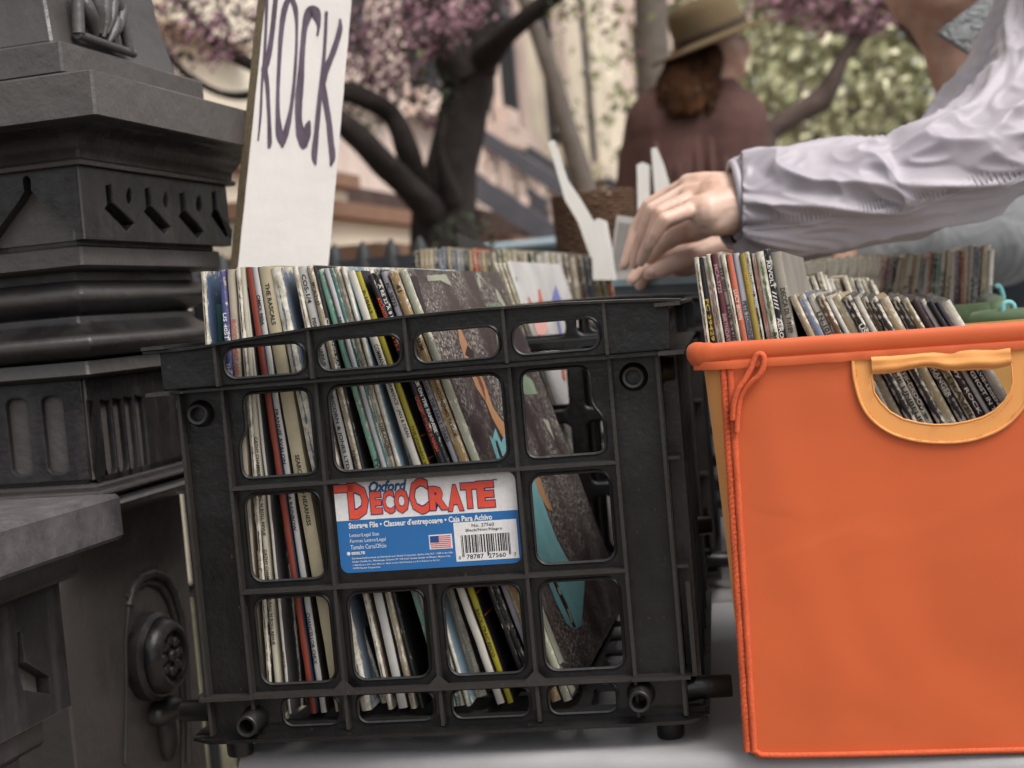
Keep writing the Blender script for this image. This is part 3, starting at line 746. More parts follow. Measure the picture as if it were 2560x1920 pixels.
def row(pts, y_of, count, lean_of, yaw, group, where, pick, tmul=.92, hvar=.004, wear=.55, zfix=None, seed=1, h=.315, skip=(), pale=1.0):
    """a row of sleeves whose top front corners follow photo points; pts: [(px, py)...]; y_of(f): distance"""
    rnd = random.Random(seed); P_ = []
    for i in range(count + 1):
        f = i / count; k = f * (len(pts) - 1); j = min(int(k), len(pts) - 2); u = k - j
        px = pts[j][0] + (pts[j + 1][0] - pts[j][0]) * u; py = pts[j][1] + (pts[j + 1][1] - pts[j][1]) * u
        P_.append(P(px, py, y_of(f)))
    for i in range(count):
        if i in skip: continue
        a, b = P_[i], P_[i + 1]; t = (b - a).length * tmul * rnd.uniform(.75, 1.0); th = lean_of(i / count) + radians(rnd.uniform(-1, 1))
        nm, hx = PAL[pick(i, rnd)]
        top = a + V((0, rnd.uniform(-.004, .004), rnd.uniform(-hvar, hvar)))
        Rm = R(yaw + rnd.uniform(-1, 1), 'Z') @ Matrix.Rotation(-th, 4, 'Y')
        base = top - Rm @ V((0, 0, h))
        if zfix is not None: base.z = zfix(i) if callable(zfix) else zfix
        wds = None
        if rnd.random() < .5: wds = [(rnd.choice(('STEREO', 'LIVE', 'THE BEST OF', 'LP 3403', 'SD 8202', 'MONO 12', 'VOL 2', 'SINGS')), rnd.uniform(.02, .06), rnd.uniform(.03, .06))]
        dark = hx in ('#2b2928', '#3f4b40', '#6b5546', '#5a6a80', '#93452f')
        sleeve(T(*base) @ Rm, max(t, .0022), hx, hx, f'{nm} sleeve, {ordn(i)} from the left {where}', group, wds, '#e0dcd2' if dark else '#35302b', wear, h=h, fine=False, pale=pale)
rp = lambda *w: (lambda i, r: r.choices(range(len(PAL)), weights=w)[0])
wmix = (8, 6, 5, 6, 3, 2, 2, 3, 1.5, 1, 1, 1, 6, 1, 1)
# far middle row behind the two black crates
row([(1032, 622), (1120, 620), (1200, 626), (1300, 632), (1430, 640), (1560, 655), (1640, 668)], lambda f: 1.78 + .22 * f, 46, lambda f: radians(-3 + 12 * f), -14,
    'records in the far middle row', 'in the far middle row', lambda i, r: 10 if i in (13, 35, 36, 37, 40) else rp(*wmix)(i, r), seed=4, hvar=.003)
# black crate that holds that row
C3 = T(*(P(1370, 700, 1.93))) @ R(-12, 'Z'); C3.translation.z = T2Z + .0205; 
for_c3 = C3 @ T(.0, -.035, 0)
# behind the orange bin: middle row
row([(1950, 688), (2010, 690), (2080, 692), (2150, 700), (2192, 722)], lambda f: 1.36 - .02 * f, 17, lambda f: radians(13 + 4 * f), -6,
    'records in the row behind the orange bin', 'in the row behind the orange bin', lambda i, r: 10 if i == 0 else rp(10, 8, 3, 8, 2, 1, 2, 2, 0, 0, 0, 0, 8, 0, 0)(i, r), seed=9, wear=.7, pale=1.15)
# green bin rows
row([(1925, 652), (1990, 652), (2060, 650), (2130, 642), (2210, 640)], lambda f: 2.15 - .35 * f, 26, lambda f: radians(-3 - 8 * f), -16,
    'records in the far right row', 'in the far right row', rp(12, 6, 2, 12, 1, 1, 2, 2, 1, 2, 1, 0, 10, 1, 0), seed=12, wear=.8, pale=1.3)  # pale and wear raised to lighten sleeves lying in the arms' shade
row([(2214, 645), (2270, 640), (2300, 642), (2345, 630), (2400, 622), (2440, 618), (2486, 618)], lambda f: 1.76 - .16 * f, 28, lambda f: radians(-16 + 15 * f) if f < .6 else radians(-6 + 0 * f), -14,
    'records standing in the green bin', 'in the green bin', lambda i, r: {19: 10, 27: 3, 12: 8, 10: 5, 14: 9}.get(i, rp(9, 5, 3, 9, 2, 2, 2, 4, 1, 1, 0, 1, 8, 2, 0)(i, r)), seed=15, hvar=.004, wear=.6, pale=1.5)  # strongest pale gain, card colours brightened against the shade of the arms
# ------------------------------------------------------------------ orange fabric bin
BO = PZ(1889, 1897, TABZ)
BM = T(BO.x, BO.y, TABZ + .001) @ R(-11.5, 'Z')
def cloth(name, hexc, k=.8, scale=2600, rough=.55):
    t = NT(name); c = lin(hexc, k)
    n = t.noise(7, 3, .5); t.col(t.ramp(n, .25, .75, tuple(x * .93 for x in c[:3]) + (1,), tuple(min(1, x * 1.05) for x in c[:3]) + (1,)))
    t.b.inputs['Roughness'].default_value = rough; t.b.inputs['Specular IOR Level'].default_value = .35
    t.b.inputs['Sheen Weight'].default_value = .15
    b1 = t.bump(t.noise(4.5, 2, .5, None, .6), .03, .45); b1 = t.bump(t.ramp(t.noise(5, 2, .5, t.scaled((1, 1, 2.0)), .8), .44, .56), .0012, .26, b1); wv = t.new('ShaderNodeTexWave'); wv.inputs['Scale'].default_value = scale / 10
    t.link(t.co(), wv.inputs['Vector']); t.bump(wv.outputs['Fac'], .00005, .5, b1); return t.m
m_or, m_ye, m_ye2 = cloth('orange_fabric', '#d26030'), cloth('yellow_orange_fabric', '#e49c56', .9), cloth('tan_yellow_lining', '#d9a35c')
m_pipe = simple('orange_piping', '#d45f38', .75, .8, .3, 600, .0003, 900)
bn = root('fabric_storage_bin', 'orange fabric storage bin with yellow handle, full of leaning records', 'storage bin', BM)
HT = .2735
g = lambda x, y: hit(x, y, BM, 1, 0.0)
BWx = .300; XR = .300
# front panel with handle hole (local x,z plane, top leans outward slightly)
z7 = lambda x, y: (1680 + x / 2.5136, 560 + y / 2.5136)
def L2(p): q = g(*p); return (q.x, q.z)
TLx = L2((1826, 905))[0]
hole = [L2(z7(*p)) for p in ((1252, 940), (1330, 934), (1420, 925), (1500, 905), (1570, 893), (1640, 896), (1710, 912), (1800, 916), (1900, 910), (2010, 908), (2132, 882), (2140, 990), (2125, 1050), (2090, 1110), (2030, 1170), (1950, 1215), (1860, 1240), (1760, 1258), (1650, 1262), (1550, 1250), (1450, 1225), (1370, 1180), (1310, 1120), (1270, 1060))]
hx0, hx1 = min(p[0] for p in hole), max(p[0] for p in hole)
out_tr = [L2(z7(*p)) for p in ((1132, 812), (1140, 940), (1160, 1040), (1190, 1130), (1240, 1210), (1320, 1280), (1420, 1330), (1550, 1362), (1700, 1372), (1850, 1362), (1980, 1325), (2080, 1275), (2160, 1205), (2225, 1110), (2250, 1000), (2256, 880), (2258, 770))]
trim_out = out_tr
xr0 = g(1752, 880).x; zf = g(1800, 879).z; zr = g(2560, 827).z
RZ = lambda x: zf + (zr - zf) * (x - g(1800, 879).x) / (g(2560, 827).x - g(1800, 879).x)
ZT = RZ(TLx) - .006
mb = MB()
plate(mb, [(.0, .0), (XR, 0), (XR + .008, RZ(XR) - .006), (TLx, ZT)], [[(x * .98 + .02 * (hx0 + hx1) / 2, z * .995 + .0012) for x, z in []] or [(p[0] + (.004 if p[0] < (hx0 + hx1) / 2 else -.004) * 0, p[1]) for p in hole]], .002, T(0, 0, 0))
# subdivide for gentle fabric swell
part('front_panel', auto(mb.mesh('front_panel', m_or)), bn)
mb = MB(); top_z = max(p[1] for p in trim_out)
ring = trim_out
def inner(pts, f):
    cx = (hx0 + hx1) / 2; cz = sum(p[1] for p in hole) / len(hole) + .008
    return [(cx + (x - cx) * f, cz + (z - cz) * f) for x, z in pts]
outer = [p for p in ring[1:-1]] + [(ring[-1][0], RZ(ring[-1][0]) - .0065), (ring[0][0], RZ(ring[0][0]) - .0065)]
plate(mb, rpoly(outer, .002, 2), [hole], .0022, T(0, -.0016, 0), .0009)
tr = part('handle_trim', auto(mb.mesh('handle_trim', m_ye)), bn)
mb = MB()
edge_ = smoothpath([(x, -.0018, z) for x, z in ring], 4); mb.tube(edge_, .0010, 8)
he = [(x, -.0014, z) for x, z in hole]; mb.tube(he, .0007, 8, closed=True)
# puffed top strap of the handle
yb = [p for p in hole[:11]]
vs = []; n = 40; K = 8
for i in range(n + 1):
    f = i / n; x = hx0 + .0005 + (hx1 - hx0 - .001) * f
    zb_ = None
    for a, b in zip(yb, yb[1:]):
        if a[0] <= x <= b[0]: zb_ = a[1] + (b[1] - a[1]) * (x - a[0]) / (b[0] - a[0])
    if zb_ is None: zb_ = yb[0][1] if x < yb[0][0] else yb[-1][1]
    for k in range(K + 1):
        u = k / K; z = zb_ + (RZ(x) - .0085 - zb_) * u
        y = -.0019 - .0036 * sin(pi * min(1, u * 1.05)) - .0009 * sin(pi * 3 * u + .5 * sin(f * 7)) - .0012 * noise.noise(V((f * 6, u * 2, 2)))
        vs.append((x, y, z))
mb.add(vs, [(i * (K + 1) + k, i * (K + 1) + k + 1, (i + 1) * (K + 1) + k + 1, (i + 1) * (K + 1) + k) for i in range(n) for k in range(K)])
me = auto(mb.mesh('handle_strap', m_ye), 80); part('handle_strap', me, bn)
# stitching
mb = MB()
def stitches(path, step=.0032, ln=.0019, y=-.0023, r=.00022):
    path = [V(p) for p in path]; acc = 0
    for a, b in zip(path, path[1:]):
        L = (b - a).length; s = -acc
        while s < L - ln:
            if s >= 0:
                p = a + (b - a) * (s / L); q = a + (b - a) * ((s + ln) / L); mb.tube([p, q], r, 4)
            s += step
        acc = (L - s) % step if s < L else 0
for f, in ((.965,), ):
    stitches([(x, -.0029, z) for x, z in inner(smoothpath(ring, 3), f)])
stitches([(x, -.0029, z) for x, z in inner(smoothpath(hole[11:] + hole[:1], 3), 1.05)])
m_st = ink('#d98a45'); part('stitching', mb.mesh('stitching', m_st), bn, label='dashed thread line round the handle')
# rim: puffy sleeve round the wire, following the photograph's rim line
rimpts = []
def rim_y(x): return (0 if x > TLx + .02 else 0)
mb = MB(); path = []; rad = []
for i in range(46):
    x = .315 - (.315 - (xr0 + .008)) * i / 45
    path.append((x, .003 + .0006 * noise.noise(V((x * 40, 0, 0))), RZ(x))); rad.append(.0058 + .0005 * noise.noise(V((x * 60, 5, 0))))
cx = xr0 + .008
for i in range(1, 9):
    a = radians(90 * i / 8); path.append((cx - .012 * sin(a), .003 + .012 * (1 - cos(a)), RZ(cx) + .0006 * noise.noise(V((i, 2, 0))))); rad.append(.0066 + .0010 * noise.noise(V((i * .9, 7, 1))))
for i in range(1, 14):
    path.append((cx - .012 - .012 * (i / 13), .015 + .29 * i / 13, RZ(cx) - .016 * (i / 13))); rad.append(.0066)
for i in range(1, 12):
    path.append((cx - .024 + .34 * i / 11, .305, RZ(cx) - .018)); rad.append(.0066)
mb.tube(path, rad, 16, flat=1.0)
# stretch the rim tube vertically a little and add the lower hem
mbv = []
for x, y, z in mb.v:
    zc = RZ(max(x, xr0)); dz = z - zc
    mbv.append((x, y, zc + dz * (1.35 if dz < 0 else 1.0)))
mb.v = mbv
mb.v = [(x, (.003 + (y - .003) * .55) if y < .012 else y, z) for x, y, z in mb.v]
me = auto(mb.mesh('rim', m_or), 70); part('rim', me, bn)
mb = MB(); n = 60; vs = []
for i in range(n + 1):
    x = xr0 - .006 + (.322 - xr0) * i / n; zc = RZ(x)
    w_ = .0006 * noise.noise(V((x * 90, 3, 3)))
    yb0 = .010 * max(0, 1 - i / 4.) ** 2; vs += [(x, -.0030 + yb0, zc - .0062), (x, -.0036 + w_ + yb0, zc - .0085), (x, -.0032 + w_ + yb0, zc - .0115 + w_)]
mb.add(vs, [(i * 3 + k, i * 3 + k + 1, i * 3 + 4 + k, i * 3 + 3 + k) for i in range(n) for k in range(2)])
hm = mb.mesh('hem', m_or); part('hem', auto(hm, 80), bn)
# side gusset on the left, yellow, narrowing downwards
def quadstrip(rows, name, mat, th=.0015):
    mb = MB(); n = len(rows[0]); vs = [p for r_ in rows for p in r_]
    mb.add(vs, [(i * n + k, i * n + k + 1, (i + 1) * n + k + 1, (i + 1) * n + k) for i in range(len(rows) - 1) for k in range(n - 1)])
    return auto(mb.mesh(name, mat), 60)
rows = []
for i in range(13):
    f = i / 12; z = ZT * f; xf = TLx * f
    bx = -.000 - .012 - .020 * f
    q = []
    for k in range(9):
        u = k / 8; yb_ = .0015 + u * .29
        bl_ = min(1, u * 6); q.append((xf - (.013 * f ** 1.5 + .006) * sin(pi / 2 * bl_) + bx * .2 * u, .0015 + yb_ * (u > 0) * (1 if k > 1 else .25), z + .001))
    rows.append(q)
part('side_panel', quadstrip(rows, 'side_panel', m_ye), bn)
rows2 = [[(TLx * f + XR * 1.0 - TLx * f + .006 * f, .0015 + .29 * u, ZT * f + .001) for u in (0, .5, 1)] for f in (0, .5, 1)]
part('side_panel', quadstrip(rows2, 'side_panel', m_ye2), bn)
rows3 = [[(-.012 - .02 * f + (XR + .02) * u, .292, ZT * f + .001) for u in (0, .25, .5, .75, 1)] for f in (0, .5, 1)]
part('back_panel', quadstrip(rows3, 'back_panel', m_ye2), bn)
mb = MB(); mb.box((.001, .003, .0), (XR - .002, .29, .004)); part('bottom_panel', mb.mesh('bottom_panel', m_or), bn)
# cardboard-stiff inner lining seen through the handle
mb = MB(); mb.box((XR - .012, .012, .006), (XR - .010, .285, .258)); part('lining', mb.mesh('lining', m_ye2), bn)
# corner piping and bottom piping
mb = MB()
vp = [(TLx * f - .0005, -.0005 + .0004 * sin(f * 40), .004 + (ZT - .006) * f) for f in [i / 40 for i in range(41)]]
mb.tube(vp, [.0024 + .0004 * noise.noise(V((i * .7, 0, 4))) for i in range(41)], 8)
mb.tube([(x - .0045, y + .0008, z) for x, y, z in vp], [.0026 + .0006 * noise.noise(V((i * .9, 5, 4))) for i in range(41)], 6)
mb.tube([(-.001, 0, .005), (.004, -.001, .0016), (.02, -.0012, .0012)] + [(.02 + .29 * i / 10, -.0014, .0012 - .0002 * sin(i)) for i in range(1, 11)], .0020, 8)
part('piping', auto(mb.mesh('piping', m_pipe), 80), bn)
mb = MB()
for i in range(70):
    z = .008 + .245 * i / 70; x = TLx * z / ZT; j = random.uniform(-.0005, .0005)
    mb.tube([(x - .0068 + j, -.0016, z), (x - .0028 + j, -.0030, z + .0024)], .00028, 4)
part('stitching', mb.mesh('stitching', ink('#d86a42')), bn, label='slanted overlock thread along the corner')
# cord loop
lp = [(1831, 1050), (1834, 1010), (1845, 975), (1862, 950), (1876, 925), (1884, 903), (1893, 888), (1904, 886), (1911, 897), (1908, 918), (1898, 938), (1880, 955), (1862, 975), (1850, 1000), (1844, 1040), (1842, 1080)]
q = [(hit(x, y, BM, 1, -.0045).x, -.0045 - .001 * sin(i * .8), hit(x, y, BM, 1, -.0045).z) for i, (x, y) in enumerate(lp)]
mb = MB(); mb.tube(smoothpath(q, 5), .0019, 8, jit=.15); part('cord_loop', auto(mb.mesh('cord_loop', m_pipe), 80), bn)
# ---- records in the orange bin
G3 = 'records standing in the orange bin'
z2 = lambda x, y: (1680 + x * .18987, 600 + y * .18987)
FR = [ # (top-left z2, bottom-left z2, px width, ...)
 ((300, 340), (395, 1200), 11, '#5c5654', '#3a3433', None, None, .8, 'grey scuffed sleeve at the left end of the orange bin'),
 ((355, 390), (490, 1250), 13, '#232122', '#232122', [('FC 39429', .028, .028)], '#c9a63a', .25, 'black sleeve numbered in yellow, near the left end of the orange bin'),
 ((395, 230), (560, 1250), 13, '#c9552f', '#b5492a', None, None, 1.0, 'orange red sleeve scraped white along its spine'),
 ((450, 200), (620, 1250), 8, '#3a3634', '#3a3634', None, None, 1.0, 'thin dark sleeve with flaking spine beside the maroon one'),
 ((508, 190), (690, 1250), 14, '#6e3a44', '#5b3038', [('MCA-3723', .007, .019), ('BIRTHDAY / 12', .04, .026)], '#b9929a', .25, 'maroon record sleeve lettered BIRTHDAY'),
 ((570, 170), (770, 1250), 13, '#c2b6a2', '#b0a48f', [('STF 0001', .01, .016), ('LIVE STIFFS', .035, .03)], '#35312c', .35, 'beige record sleeve lettered LIVE STIFFS'),
 ((640, 200), (835, 1250), 9, '#3c3733', '#57504a', None, None, 1.0, 'brown black sleeve with white scabby wear right of LIVE STIFFS'),
 ((705, 190), (900, 1250), 14, '#dd7a5c', '#6aa9cc', [('LUCY', .024, .009), ('BROWN', .034, .01)], '#f0dccf', .3, 'salmon orange sleeve with a light blue edge'),
 ((795, 180), (990, 1250), 15, '#d8d4d9', '#1f2a40', [('PETE TOWNSHEND', .032, .032)], '#2c2a33', .15, 'pale lavender sleeve lettered PETE TOWNSHEND'),
 ((880, 180), (1080, 1250), 13, '#b09a48', '#9d8a42', [('XCM NX', .012, .016)], '#c8a040', .3, 'ochre yellow sleeve in the orange bin'),
 ((950, 160), (1150, 1250), 10, '#2e2a2c', '#252226', [('UNPLUGGED', .008, .02), ('over', .03, .008)], '#d8d4cc', .7, 'black sleeve with white hand lettering, right of the ochre one'),
 ((1040, 210), (1225, 1250), 11, '#d8806a', '#c96a45', None, None, .7, 'faded orange and white sleeve left of the green one'),
 ((1095, 160), (1300, 1250), 18, '#5f7452', '#55694a', [('RO', .054, .007)], '#1f2a1c', .8, 'moss green sleeve with a cream worn top'),
 ((1195, 120), (1400, 1250), 15, '#23262a', '#1f2225', [('REVOLT', .008, .018), ('/////', .028, .013), ('AEROSM', .046, .02)], '#e5e2dc', .45, 'black sleeve with white slashes on its spine'),
 ((1285, 180), (1500, 1250), 25, '#a9a193', '#9d958a', [('DECCA DL 7-9189', .024, .03)], '#3a3631', .35, 'thick grey beige sleeve lettered DECCA, right end of the tall ones'),
]
for i, (a, b, wpx, sc, fc, wd, wc, wear, lb) in enumerate(FR):
    Mx, th = lean_frame(BM, *z2(*a), *z2(*b), .016 + .001 * (i % 3), .0215 + 0 * i, -3)
    q = hit(*z2(*a), BM, 1, .016); base = Mx.translation; hgt = (Mx.inverted() @ (BM @ q)).z
    Mx = Mx @ T(0, 0, hgt - .326)
    lb_ = BM.inverted() @ Mx.translation; wx = max(lb_.x, .005 + .0035 * i)
    if wx > lb_.x or lb_.z < .006:
        zz_ = max(lb_.z, .0062); th = atan2(wx - q.x, q.z - zz_); Mx = BM @ T(wx, .016 + .001 * (i % 3), zz_) @ R(-3, 'Z') @ Matrix.Rotation(-th, 4, 'Y')
    sleeve(Mx, wpx / 3.45 / 1000 * .97, sc, fc, lb, G3, wd, wc or '#222222', wear)
# leaning run, tops from z7 points
tops = [(735, 500), (790, 520), (850, 525), (910, 530), (970, 545), (1010, 540), (1075, 530), (1140, 540), (1190, 545), (1240, 560), (1300, 540), (1380, 530), (1440, 500), (1500, 540), (1560, 520), (1600, 510), (1650, 520), (1690, 560)]
hol = [(1252, 990), (1330, 1020), (1395, 1030), (1450, 1040)]
LR = [('#b5a084', '#9a8468', None), ('#8a93ad', '#56617f', None), ('#d3ccbe', '#a49b8c', ('LN-1012', .03, .05)), ('#6e4f38', '#4a3a2e', None), ('#d8d2c8', '#c8b4a8', None), ('#b9a988', '#b09c72', None), ('#2a2728', '#2a2728', ('US 33', .035, .04)), ('#d6d0c2', '#8c877e', ('THE UNBELIEVABLE', .12, .11)),
      ('#5a4838', '#2a2320', ('HI-GROOVE * PAR', .10, .12)), ('#302a28', '#252120', None), ('#b8a57e', '#a38c62', ('STE', .19, .03)), ('#2b2627', '#1e1b1c', ('STRANGER * *', .06, .08)), ('#8a7a5a', '#4e4330', ('TRAVELER', .1, .12)), ('#3b2a2b', '#352526', ('Country * ROCK OF', .04, .13)), ('#d6d2d2', '#3a3030', None), ('#1f1d20', '#1c1a1c', ('GHOST IN THE', .075, .08)), ('#2a2730', '#2a272c', ('ELVIS-LEGENDARY', .07, .1)), ('#cfc8bc', '#2b2828', None)]
XN = ['beige', 'soft blue', 'off white', 'chestnut brown', 'chalky white', 'straw', 'jet black', 'bone white', 'peaty brown', 'charcoal', 'sandy', 'inky black', 'khaki', 'oxblood brown', 'milk white', 'black ghost lettered', 'blackish violet', 'ivory']
zb = .0195
nlr = len(LR)
LT = {7: ('THE UNBELIEVABLE', .05, .062), 8: ('HI-GROOVE * PAR', .055, .045), 10: ('STE', .1, .012), 11: ('STRANGER * *', .045, .035), 12: ('TRAVELER', .055, .045), 13: ('Country * ROCK OF', .035, .06), 15: ('GHOST IN THE', .052, .036), 16: ('ELVIS-LEGENDARY', .048, .042), 6: ('US 33', .02, .014), 2: ('LN-1012', .012, .02)}
for i, (sc, fc, wd) in enumerate(LR):
    wd = LT.get(i)
    f = i / (nlr - 1)
    th = radians(20.5 + 6 * f)
    tp = z7(*tops[i]); yp = .018 + .0012 * (i % 3)
    q = hit(*tp, BM, 1, yp)
    # walk down the spine from its top corner
    Rm = R(-3, 'Z') @ Matrix.Rotation(-th, 4, 'Y')
    base = q - Rm @ V((0, 0, .316))
    base.z = max(base.z, .0045)
    nxt = hit(*z7(*tops[min(i + 1, nlr - 1)]), BM, 1, yp) if i < nlr - 1 else q + V((.008, 0, 0))
    t_ = max(.003, min(.0065, (nxt - q).x * .93 * cos(th)))
    sleeve(BM @ T(*base) @ Rm, t_, sc, fc, f'{XN[i]} sleeve leaning left in the orange bin, {ordn(i)} of the leaning run', G3, [wd] if wd else None, '#ddd8cf' if sc in ('#2a2728', '#5a4838', '#302a28', '#2b2627', '#3b2a2b', '#1f1d20', '#2a2730', '#6e4f38') else '#3a352f', .6 if i not in (15, 16, 13) else .3, h=.316)
# ------------------------------------------------------------------ sign
SO = P(823, 652, 1.335)
SMx = T(*SO) @ R(43, 'Z')          # face normal turned; x runs along the face from the left edge
# x axis: along the face to the right, y: thickness going back
a_ = P(596, 657, 1.31)
SMx = T(*a_) @ R(43, 'Z')
def sface(px, py): q = hit(px, py, SMx, 1, 0); return (q.x, q.z)
sl, sr = sface(596, 657), sface(823, 650)
tl, tr_ = sface(670, -60), sface(880, -60)
m_board = simple('sign_white_paint', '#cfcac5', .6, .86, .07, 14, .0006, 60)
m_card = simple('corrugated_card_edge', '#8a7a62', .9, .7, .35, 260, .0008, 500)
sg = root('cardboard_sign', 'white hand painted cardboard sign reading ROCK, standing at the left rim of the labelled crate', 'sign', SMx)
mb = MB(); nL = 50; thk = .014
vs = []; low = 1.077 - a_.z
for i in range(nL + 1):
    f = i / nL; z = low + (tl[1] - low) * f
    s_ = (z - sl[1]) / (tl[1] - sl[1]); xl = sl[0] + (tl[0] - sl[0]) * s_; xr = sr[0] + (tr_[0] - sr[0]) * s_
    jr = .0009 * noise.noise(V((z * 60, 2, 2))); jl = .0003 * noise.noise(V((z * 50, 7, 2)))
    vs += [(xl + jl, 0, z), (xr + jr, 0, z), (xr + jr, thk, z), (xl + jl, thk, z)]
fs = [(i * 4, i * 4 + 1, i * 4 + 5, i * 4 + 4) for i in range(nL)] + [(0, 3, 2, 1), (nL * 4, nL * 4 + 1, nL * 4 + 2, nL * 4 + 3)]
mb.add(vs, fs, None, 0)
mb.add(vs, [(i * 4 + k, i * 4 + (k + 1) % 4, i * 4 + 4 + (k + 1) % 4, i * 4 + 4 + k) for i in range(nL) for k in (1, 2, 3)], None, 1)
part('board', mb.mesh('board', [m_board, m_card]), sg)
za = lambda x, y: (280 + x * .41, y * .41)
t = NT('purple_marker_ink'); t.col(t.ramp(t.noise(60, 6, .75, t.scaled((1, 1, .3))), .32, .62, lin('#32222e', .8), lin('#5c4a5c', .8))); t.b.inputs['Roughness'].default_value = .45; m_ink = t.m
def stroke(mb, pts, lay=0):
    """pts: (x, y, half width px in the zoom)"""
    sp = smoothpath(pts, 6); L = []; Rr = []
    for i, (x, y, w_) in enumerate(sp):
        a, b = sp[max(i - 1, 0)], sp[min(i + 1, len(sp) - 1)]; dx, dy = b[0] - a[0], b[1] - a[1]; d = sqrt(dx * dx + dy * dy) or 1
        w_ *= 1 + .12 * noise.noise(V((x * .03, y * .03, 1)))
        L.append(sface(*za(x - dy / d * w_, y + dx / d * w_))); Rr.append(sface(*za(x + dy / d * w_, y - dx / d * w_)))
    n = len(L); y = -.0003 - lay * .00008
    mb.add([(p[0], y, p[1]) for p in L] + [(p[0], y, p[1]) for p in Rr], [(i, i + 1, n + i + 1, n + i) for i in range(n - 1)])
mb = MB()
for k, s_ in enumerate((
    [(950, -260, 12), (943, 0, 11), (936, 200, 9), (925, 400, 10), (915, 480, 8), (905, 700, 8), (890, 860, 5)],
    [(945, -260, 10), (990, -180, 15), (1000, -60, 16), (990, 60, 15), (975, 200, 16), (955, 330, 17), (935, 400, 20), (918, 440, 14)],
    [(930, 420, 18), (945, 520, 13), (952, 640, 12), (958, 760, 12), (960, 870, 14), (955, 905, 8)],
    [(1085, -30, 16), (1050, 60, 18), (1030, 200, 15), (1018, 380, 12), (1010, 560, 11), (1010, 700, 14), (1020, 820, 22), (1035, 885, 10)],
    [(1085, -30, 16), (1118, 60, 14), (1125, 200, 8), (1118, 380, 9), (1105, 540, 10), (1090, 660, 12), (1068, 770, 18), (1048, 840, 20), (1035, 900, 7)],
    [(1250, 220, 6), (1258, 150, 12), (1238, 80, 34), (1205, 70, 30), (1175, 160, 18), (1160, 300, 16), (1150, 460, 20), (1138, 600, 23), (1136, 720, 20), (1148, 810, 26), (1168, 880, 26), (1180, 900, 14)],
    [(1168, 880, 20), (1192, 840, 14), (1190, 780, 22), (1203, 735, 5)],
    [(1305, 70, 9), (1297, 250, 10), (1283, 430, 12), (1262, 620, 14), (1245, 800, 15), (1232, 940, 18), (1240, 1005, 5)],
    [(1388, 115, 6), (1385, 190, 17), (1345, 320, 17), (1300, 430, 20), (1280, 520, 18)],
    [(1280, 500, 16), (1300, 620, 17), (1320, 740, 16), (1332, 860, 17), (1342, 960, 17), (1330, 1010, 5)])):
    stroke(mb, s_, k)
part('lettering', mb.mesh('lettering', m_ink), sg, label='ROCK in purple black marker')
mb = MB()
mb.tube([(sl[0] - .001, .005, sl[1] + .003), (sl[0], .005, .12), (tl[0] * .5 + sl[0] * .5, .005, .2)], .0008, 5)
# ------------------------------------------------------------------ stone pillar
t = NT('painted_iron_stone')
n1 = t.noise(6, 6, .7); n2 = t.noise(130, 6, .8); n3 = t.noise(35, 4, .6)
c = t.ramp(n1, .3, .72, lin('#151414', .8), lin('#343031', .8))
c = t.mix(t.ramp(n3, .55, .8, (0, 0, 0, 1), (.45, .45, .45, 1)), c, lin('#453a3d', .7))
gp = t.new('ShaderNodeNewGeometry').outputs['Pointiness']  # edge highlights painted into the colour by pointiness
st_ = t.noise(40, 4, .7, t.scaled((1, 1, .12))); c = t.mix(t.ramp(st_, .5, .75, (0, 0, 0, 1), (.4, .4, .4, 1)), c, lin('#5f5957', .6)); c = t.mix(t.ramp(gp, .53, .68), c, lin('#7d7672', .5))
c = t.mix(t.ramp(n2, .68, .75), c, lin('#97908a', .6))
t.col(c); t.link(t.ramp(n1, .3, .7, (.28, .28, .28, 1), (.5, .5, .5, 1)), t.b.inputs['Roughness']); t.b.inputs['Specular IOR Level'].default_value = .45
t.bump(n2, .0004, .6, t.bump(t.noise(16, 5, .6), .007, .6)); m_iron = t.m
A0 = P(195, 500, 1.15)
PSZ = .2607; LH_ = -SN                              # front face runs to the left
# pillar frame: origin at the arris on the ground, x along the right face (away), y outwards... local: x = street dir, y = outward normal of right face
PMx = Matrix(((SD.x, -SN.x, 0, A0.x), (SD.y, -SN.y, 0, A0.y), (0, 0, 1, 0), (0, 0, 0, 1)))   # local x away, local y into the pillar (left), z up
pl = root('stone_pillar', 'dark carved stone gate pillar with mouldings and notched frieze at the left', 'pillar', PMx)
Zp = lambda y, px=195: P(px, y, 1.15).z
def ring_prof(prof, name, c=.0, sz=PSZ, x0=0., y0=0., M=None):
    """prof: list of (z, offset) square rings"""
    mb = MB(); vs = []
    if x0 == 0:
        prof = [(CAMP.z + (z - CAMP.z) * (1.15 - 1.218 * o) / 1.15, o) for z, o in prof]
        if name != 'cap_slab' and 'upper' not in name: prof[0] = (prof[0][0] + .0018, prof[0][1])
    for z, o in prof:
        x1, y1 = x0 - o, y0 - o; x2, y2 = x0 + sz + o, y0 + sz + o; k = .002
        vs += [(x1 + k, y1, z), (x2 - k, y1, z), (x2, y1 + k, z), (x2, y2 - k, z), (x2 - k, y2, z), (x1 + k, y2, z), (x1, y2 - k, z), (x1, y1 + k, z)]
    n = 8
    mb.add(vs, [(i * n + k, i * n + n + k, i * n + n + (k + 1) % n, i * n + (k + 1) % n) for i in range(len(prof) - 1) for k in range(n)] + [tuple(range(n)), tuple(range((len(prof) - 1) * n, len(prof) * n))[::-1]], M)
    me = mb.mesh(name, m_iron)
    me.flip_normals() if me.polygons[0].normal.dot(V((0, -1, 0))) < 0 else None
    return auto(me, 38)
def arc(z0, o0, z1, o1, bulge, n=7):
    return [(z0 + (z1 - z0) * i / n, o0 + (o1 - o0) * i / n + bulge * sin(pi * i / n)) for i in range(n + 1)]
z = Zp
